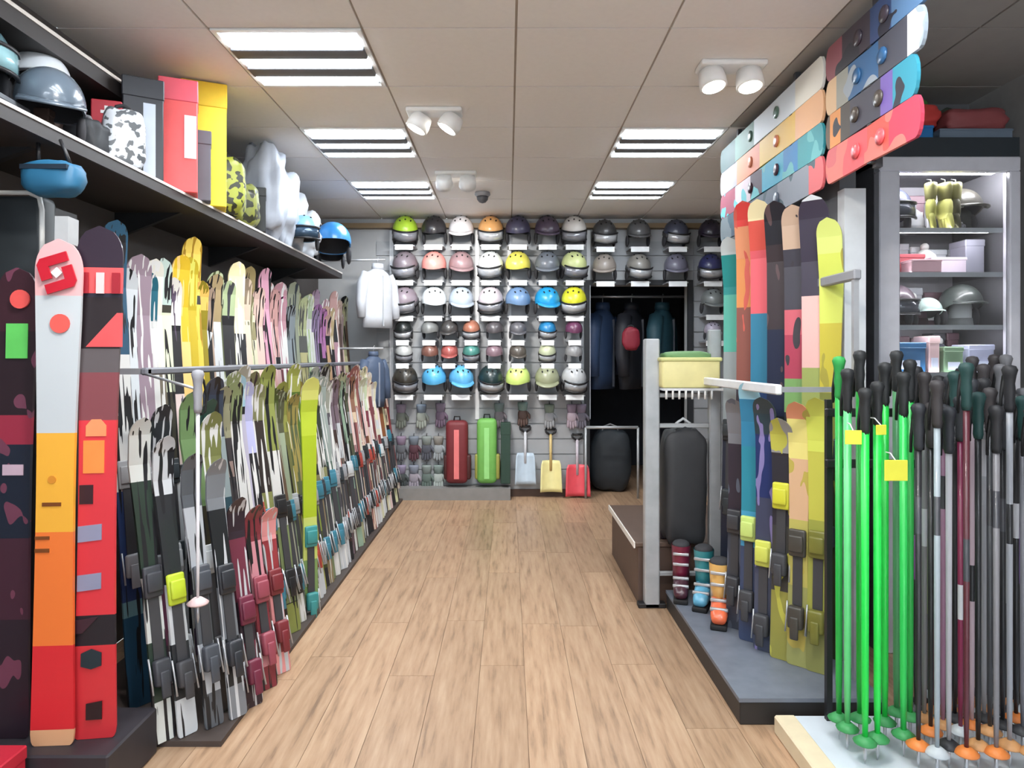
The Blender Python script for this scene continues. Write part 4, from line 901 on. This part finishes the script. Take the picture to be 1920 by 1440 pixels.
for k, (px, nm, c) in enumerate(DP):
    d = (2.14, 2.30, 2.22, 2.10, 2.26)[k % 5]
    L = 1.1+0.17*random.random()
    c2 = random.choice([(30, 30, 34), (190, 190, 194), (60, 60, 66), c, c])
    cu = random.uniform(0.3, 0.8)
    pole(((px-953)*d/1277, d, 0.061), L, c, '%s ski pole, %s from the left among the dark poles' % (nm, nth(k+1)), 'dark ski poles', gcol=random.choice([(28, 28, 32), (40, 42, 48), (24, 60, 58), (52, 48, 50)]), bcol=random.choice([(206, 150, 96), (226, 130, 60), (60, 60, 64), (190, 196, 200), (40, 40, 44)]), r=0.0095, bands=[(0, c), (cu, c2), (min(0.95, cu+0.12), c)])

DP2 = ['black', 'charcoal', 'grey', 'wine red', 'black', 'silver', 'black', 'brown', 'grey', 'black', 'teal', 'black', 'silver', 'charcoal', 'black', 'grey', 'black', 'silver', 'black', 'wine red']
DC = {'black': (28, 28, 32), 'charcoal': (50, 50, 54), 'grey': (112, 110, 114), 'wine red': (104, 30, 52), 'silver': (158, 158, 162), 'brown': (84, 60, 48), 'teal': (28, 84, 78)}
for k, nm in enumerate(DP2):
    px = 1718+k*10.5; d = (2.475, 2.53, 2.59)[k % 3]; L = 1.16+0.2*random.random(); c = DC[nm]
    pole(((px-953)*d/1277, d, 0.001), L, c, '%s ski pole in the rear row of dark poles, %s from the left' % (nm, nth(k+1)), 'dark ski poles, rear row', gcol=random.choice([(28, 28, 32), (40, 42, 48), (24, 70, 66), (52, 48, 50), (96, 96, 100)]), bcol=random.choice([(196, 130, 80), (60, 60, 64), (170, 176, 180), (40, 40, 44)]), r=0.010, bands=[(0, c), (random.uniform(0.3, 0.5), jit((120, 118, 122), 60)), (random.uniform(0.55, 0.7), c)])

# ------------------------------------------------------------------ back wall: helmets on small shelves
cols = [760, 814, 865, 920, 971, 1026, 1076]
rows = [(462, 468), (528, 534), (594, 600), (639, 640), (682, 683), (740, 750)]
HC = [
 [('lime', (176, 214, 60)), ('black', (44, 42, 46)), ('white', (236, 234, 238)), ('tan orange', (226, 168, 104)), ('dark lavender', (66, 64, 88)), ('dark violet', (78, 66, 84)), ('cream white', (220, 214, 208))],
 [('grey mauve', (120, 110, 118)), ('salmon pink', (232, 150, 142)), ('dusty rose', (150, 122, 126)), ('white', (226, 232, 232)), ('yellow', (226, 216, 92)), ('blue grey', (110, 116, 126)), ('pale lime', (206, 214, 150))],
 [('mauve', (130, 118, 128)), ('white', (226, 234, 238)), ('ice blue', (170, 182, 196)), ('pale pink', (196, 186, 192)), ('steel blue', (104, 134, 172)), ('bright azure', (34, 150, 208)), ('sunny yellow', (222, 220, 52))],
 [('black', (30, 34, 34)), ('grey', (118, 120, 120)), ('charcoal', (66, 64, 64)), ('copper', (150, 108, 90)), ('dark grey', (78, 76, 80)), ('slate', (92, 92, 98)), ('cobalt', (40, 124, 176))],
 [('pale grey', (180, 182, 182)), ('brown', (120, 82, 72)), ('brick red', (152, 84, 80)), ('sea green', (70, 130, 122)), ('dusky pink', (120, 102, 110)), ('umber', (86, 80, 74)), ('pistachio', (186, 192, 160))],
 [('olive black', (54, 50, 44)), ('sky blue', (84, 168, 216)), ('light azure', (96, 172, 218)), ('black teal', (30, 50, 52)), ('bright lime', (206, 230, 128)), ('pale olive', (150, 154, 124)), ('silver', (186, 188, 190))]]
M_SHELF = mat((240, 242, 244), 0.35)
def hshelf(x, z, label, w=0.235):
    t = thing('helmet_shelf', label, 'shelf', (x, YB-0.03, z), (0, 0, 0), 'small white helmet shelves')
    MB().box(-w*0.42, w*0.42, -0.20, 0, -0.012, 0).build('shelf_plate', mat((150, 152, 156), 0.4), t)
    MB().box(-w*0.36, w*0.36, -0.206, -0.20, -0.045, 0.004).build('label_strip', M_SHELF, t)
    return t
HC[3] = [('black', (30, 34, 34)), ('grey', (118, 120, 120)), ('charcoal', (66, 64, 64)), ('copper', (160, 104, 84)), ('dark grey', (84, 80, 84)), ('slate', (92, 92, 98)), ('cobalt', (40, 124, 176)), ('plum', (110, 62, 92))]
HC[4] = [('pale grey', (180, 182, 182)), ('brown', (120, 82, 72)), ('brick red', (162, 84, 80)), ('sea green', (70, 130, 122)), ('dusky pink', (130, 106, 116)), ('umber', (86, 80, 74)), ('pistachio', (186, 192, 160)), ('stone grey', (146, 146, 148))]
cols8 = [757, 806, 843, 884, 927, 971, 1026, 1076]
for r_, (yy, _) in enumerate(rows):
    small = r_ in (3, 4)
    for c_, px in enumerate(cols8 if small else cols):
        nm, c = HC[r_][c_]
        p = PX(px, yy, YB-0.15)
        sc = 0.76 if small else (1.10 if r_ in (0, 1, 2) else 1.08)
        hshelf(p.x, p.z, 'white shelf below the %s helmet, %s row of back wall' % (nm, nth(r_+1)), 0.235 if not small else 0.165)
        stl = ('goggles', 'visor', 'none')[(r_*3+c_*2) % 3]
        helmet((p.x, YB-0.155, p.z+0.001), R(random.uniform(-14, 14)), c, '%s helmet, %s row from top, %s from left on back wall' % (nm, nth(r_+1), nth(c_+1)), 'helmets on the back wall', stl, sc, random.choice([(200, 204, 210), (150, 152, 160), (180, 184, 190)]), vents=not small, pitch=R(24))
for r_, yy in enumerate((466, 530)):
    for c_, px in enumerate((1133, 1197, 1267, 1332)):
        nm, c = [[('charcoal', (64, 64, 66)), ('dark grey', (84, 84, 86)), ('navy grey', (70, 74, 92)), ('black violet', (46, 40, 56))], [('beige grey', (150, 140, 132)), ('stone', (136, 132, 126)), ('grey violet', (110, 108, 124)), ('navy', (54, 56, 100))]][r_][c_]
        p = PX(px, yy, YB-0.15)
        hshelf(p.x, p.z, 'white shelf under the %s helmet above the doorway' % nm)
        helmet((p.x, YB-0.155, p.z+0.001), R(random.uniform(-10, 10)), c, '%s helmet, %s row above the doorway, %s from left' % (nm, nth(r_+1), nth(c_+1)), 'helmets above the doorway', 'goggles' if (r_+c_) % 2 == 0 else 'visor', 1.05, (190, 192, 196), pitch=R(22))
for (yy, nm, c) in ((592, 'grey', (120, 124, 124)), (640, 'lilac', (176, 168, 184))):
    p = PX(1336, yy, YB-0.15)
    hshelf(p.x, p.z, 'white shelf under the %s helmet right of the doorway' % nm)
    helmet((p.x, YB-0.155, p.z+0.001), 0, c, '%s helmet right of the doorway' % nm, 'helmets above the doorway', 'visor', 1.0 if yy < 600 else 0.72, pitch=R(22))

# ------------------------------------------------------------------ back wall: lower goods
def peg(px, py): 
    p = PX(px, py, YB-0.05); return p
gl = [(752, 752, (110, 116, 108)), (790, 752, (150, 156, 148)), (826, 750, (110, 92, 112)), (936, 750, (120, 112, 118)), (980, 748, (92, 72, 66)), (1030, 752, (150, 152, 156)), (1072, 752, (176, 160, 172)), (1090, 752, (104, 100, 112)),
      (752, 812, (96, 98, 104)), (776, 812, (84, 50, 60)), (800, 812, (78, 80, 90)), (822, 812, (150, 156, 160)), (752, 866, (60, 66, 66)), (776, 866, (150, 142, 152)), (800, 866, (96, 110, 104)), (822, 866, (170, 178, 174))]
gn = ['grey-green', 'pale sage', 'purple-grey', 'mauve grey', 'brown', 'silver', 'pale pink', 'slate', 'grey', 'maroon', 'blue-grey', 'light grey', 'charcoal', 'lilac', 'moss grey', 'mint grey']
for k, (px, py, c) in enumerate(gl):
    p = peg(px, py)
    glove((p.x, YB-0.05, p.z-0.03), 0, c, '%s ski glove hanging on the lower back wall' % gn[k], 'gloves hanging on the back wall', 0.95, jit((130, 132, 138), 14))
def backpack(px, py0, py1, w, c, c2, c3, label):
    p0 = PX(px, py1, YB-0.1); p1 = PX(px, py0, YB-0.1); h_ = p1.z-p0.z
    t = thing('backpack', label, 'backpack', (p0.x, YB-0.1, p0.z), group='backpacks on the back wall')
    MB().rbox(-w/2, w/2, -0.075, 0.075, 0, h_, 0.045, 3).build('body', mat(c, 0.6), t)
    MB().box(-0.024, 0.024, -0.082, -0.07, h_*0.08, h_*0.86).build('centre_stripe', mat(c2, 0.5), t)
    for s in (-1, 1):
        MB().rbox(s*w/2-0.02, s*w/2+0.03 if s > 0 else s*w/2+0.02, -0.05, 0.05, h_*0.06, h_*0.45, 0.018, 2).build('side_pocket', mat(c3, 0.6), t)
    MB().tube([(-0.03, 0, h_-0.005), (-0.025, 0, h_+0.035), (0.025, 0, h_+0.035), (0.03, 0, h_-0.005)], 0.008, 6).build('handle', M_BLACK, t)
backpack(857, 788, 905, 0.21, (112, 36, 42), (226, 120, 120), (70, 30, 30), 'dark red backpack with pink stripe on the lower back wall')
backpack(913, 784, 905, 0.19, (112, 176, 84), (150, 216, 130), (150, 150, 70), 'green backpack with pale stripe on the lower back wall')
carton('gear_box', 'narrow dark green case beside the green backpack', 'case', (PX(948, 905, YB-0.1).x, YB-0.1, PX(948, 905, YB-0.1).z), (0.09, 0.12, 0.58), (34, 62, 50), 0)
def shovel(px, py0, py1, w, c, shaftc, label):
    d = YB-0.09; p0 = PX(px, py1, d); p1 = PX(px, py0, d); h_ = p1.z-p0.z
    t = thing('snow_shovel', label, 'shovel', (p0.x, d, p0.z), (R(-3), 0, 0), 'snow shovels on the back wall')
    vs, fs = [], []; n, m = 10, 8; bh = 0.30
    for side in (0, 1):
        for i in range(m+1):
            v = i/m
            for k in range(n+1):
                u = -1+2*k/n; ww = w/2*(1.0-0.10*v if v < 0.85 else 0.915-0.9*(v-0.85))
                vs.append((u*ww, -0.03+0.045*(1-u*u)-0.02*(1-v)+side*0.006, v*bh))
    q = (n+1)*(m+1)
    for i in range(m):
        for k in range(n):
            a = i*(n+1)+k; fs.append((a, a+1, a+n+2, a+n+1)); fs.append((q+a, q+a+n+1, q+a+n+2, q+a+1))
    for k in range(n): fs.append((k+1, k, q+k, q+k+1)); a = m*(n+1)+k; fs.append((a, a+1, q+a+1, q+a))
    for i in range(m):
        a = i*(n+1); fs.append((a, a+n+1, q+a+n+1, q+a)); a = a+n; fs.append((a+n+1, a, q+a, q+a+n+1))
    MB().add(vs, fs, True).build('blade', mat(c, 0.4), t)
    MB().tube([(0, 0.012, 0.20), (0, 0.014, h_-0.05)], 0.014, 8).build('shaft', mat(shaftc, 0.4), t)
    MB().tube([(0, 0.014, h_-0.06), (-0.045, 0.014, h_-0.03), (-0.05, 0.014, h_)], 0.010, 8).tube([(0, 0.014, h_-0.06), (0.045, 0.014, h_-0.03), (0.05, 0.014, h_)], 0.010, 8).tube([(-0.05, 0.014, h_), (0.05, 0.014, h_)], 0.012, 8).build('handle_grip', M_BLACK, t)
shovel(985, 800, 908, 0.20, (186, 202, 216), (206, 208, 214), 'ice-white snow shovel, leftmost of the three')
shovel(1033, 805, 922, 0.21, (236, 226, 160), (206, 180, 120), 'cream-yellow snow shovel between the white and red ones')
shovel(1083, 815, 930, 0.24, (232, 84, 96), (200, 190, 200), 'red snow shovel nearest the doorway')
lw = thing('display_ledge', 'grey ledge at the foot of the back wall', 'ledge', (0, 0, 0))
MB().box(-1.1, 0.02, YB-0.2, YB-0.025, 0.0, 0.11).build('ledge_body', mat((132, 130, 128), 0.6), lw)
jacket(tuple(PX(708, 505, 6.2)), R(50), (178, 182, 190), 'white jacket hanging in the far left corner', 0.72, (170, 174, 180))
jacket(tuple(PX(700, 668, 6.1)), R(60), (66, 80, 104), 'dark blue jacket hanging below the white one', 0.62, (150, 156, 170))
hk = thing('hook_bar', 'steel hook bar in the far left corner', 'hook bar', (0, 0, 0))
MB().tube([(-1.84, 6.28, 2.24), (-1.12, 6.20, 2.24)], 0.010, 8).tube([(-1.84, 6.18, 1.43), (-1.12, 6.10, 1.43)], 0.010, 8).build('bar', M_STEEL, hk)
# doorway: dark coats on a rail, bag and steel barrier
cr = thing('clothes_rail', 'steel clothes rail inside the dark doorway', 'clothes rail', (0, 0, 0))
MB().tube([(DX0-0.3, YB+0.45, 1.98), (DX1+0.3, YB+0.45, 1.98)], 0.014, 8).build('rail', M_STEEL, cr)
for xx in (DX0-0.3, DX1+0.3): MB().tube([(xx, YB+0.45, 1.98), (xx, YB+0.45, 0.0)], 0.014, 8).build('stand_leg', M_STEEL, cr)
for k, (x, c, lb) in enumerate(((0.98, (46, 66, 98), 'navy coat hanging in the doorway, leftmost'), (1.28, (36, 38, 46), 'black coat hanging in the doorway between navy and teal ones'), (1.60, (38, 74, 86), 'dark teal coat hanging in the doorway, rightmost'))):
    jacket((x, YB+0.45, 1.84), R(60), c, lb, 1.1, (70, 74, 84), 'dark coats in the doorway')
hd = lumpy('red_bag', 'small dark red bag hanging at the doorway', 'bag', (1.19, YB-0.02, 1.42), (0.17, 0.09, 0.22), (140, 34, 52), e=0.7, wob=0.12)
bar = thing('steel_barrier', 'thin steel barrier rail across the doorway', 'barrier', (0, 0, 0))
MB().tube([(0.74, YB-0.12, 0.68), (1.24, YB-0.12, 0.68)], 0.014, 8).build('rail', M_ALU, bar)
MB().tube([(0.74, YB-0.12, 0.68), (0.74, YB-0.12, 0.0)], 0.012, 8).build('leg', M_ALU, bar)
MB().tube([(1.24, YB-0.12, 0.68), (1.24, YB-0.12, 0.0)], 0.012, 8).build('leg', M_ALU, bar)
lumpy('travel_bag', 'black travel bag on the floor behind the steel barrier', 'bag', (1.03, YB+0.26, 0.0), (0.42, 0.24, 0.62), (38, 44, 50), e=0.6, wob=0.1, strapc=(150, 152, 156))
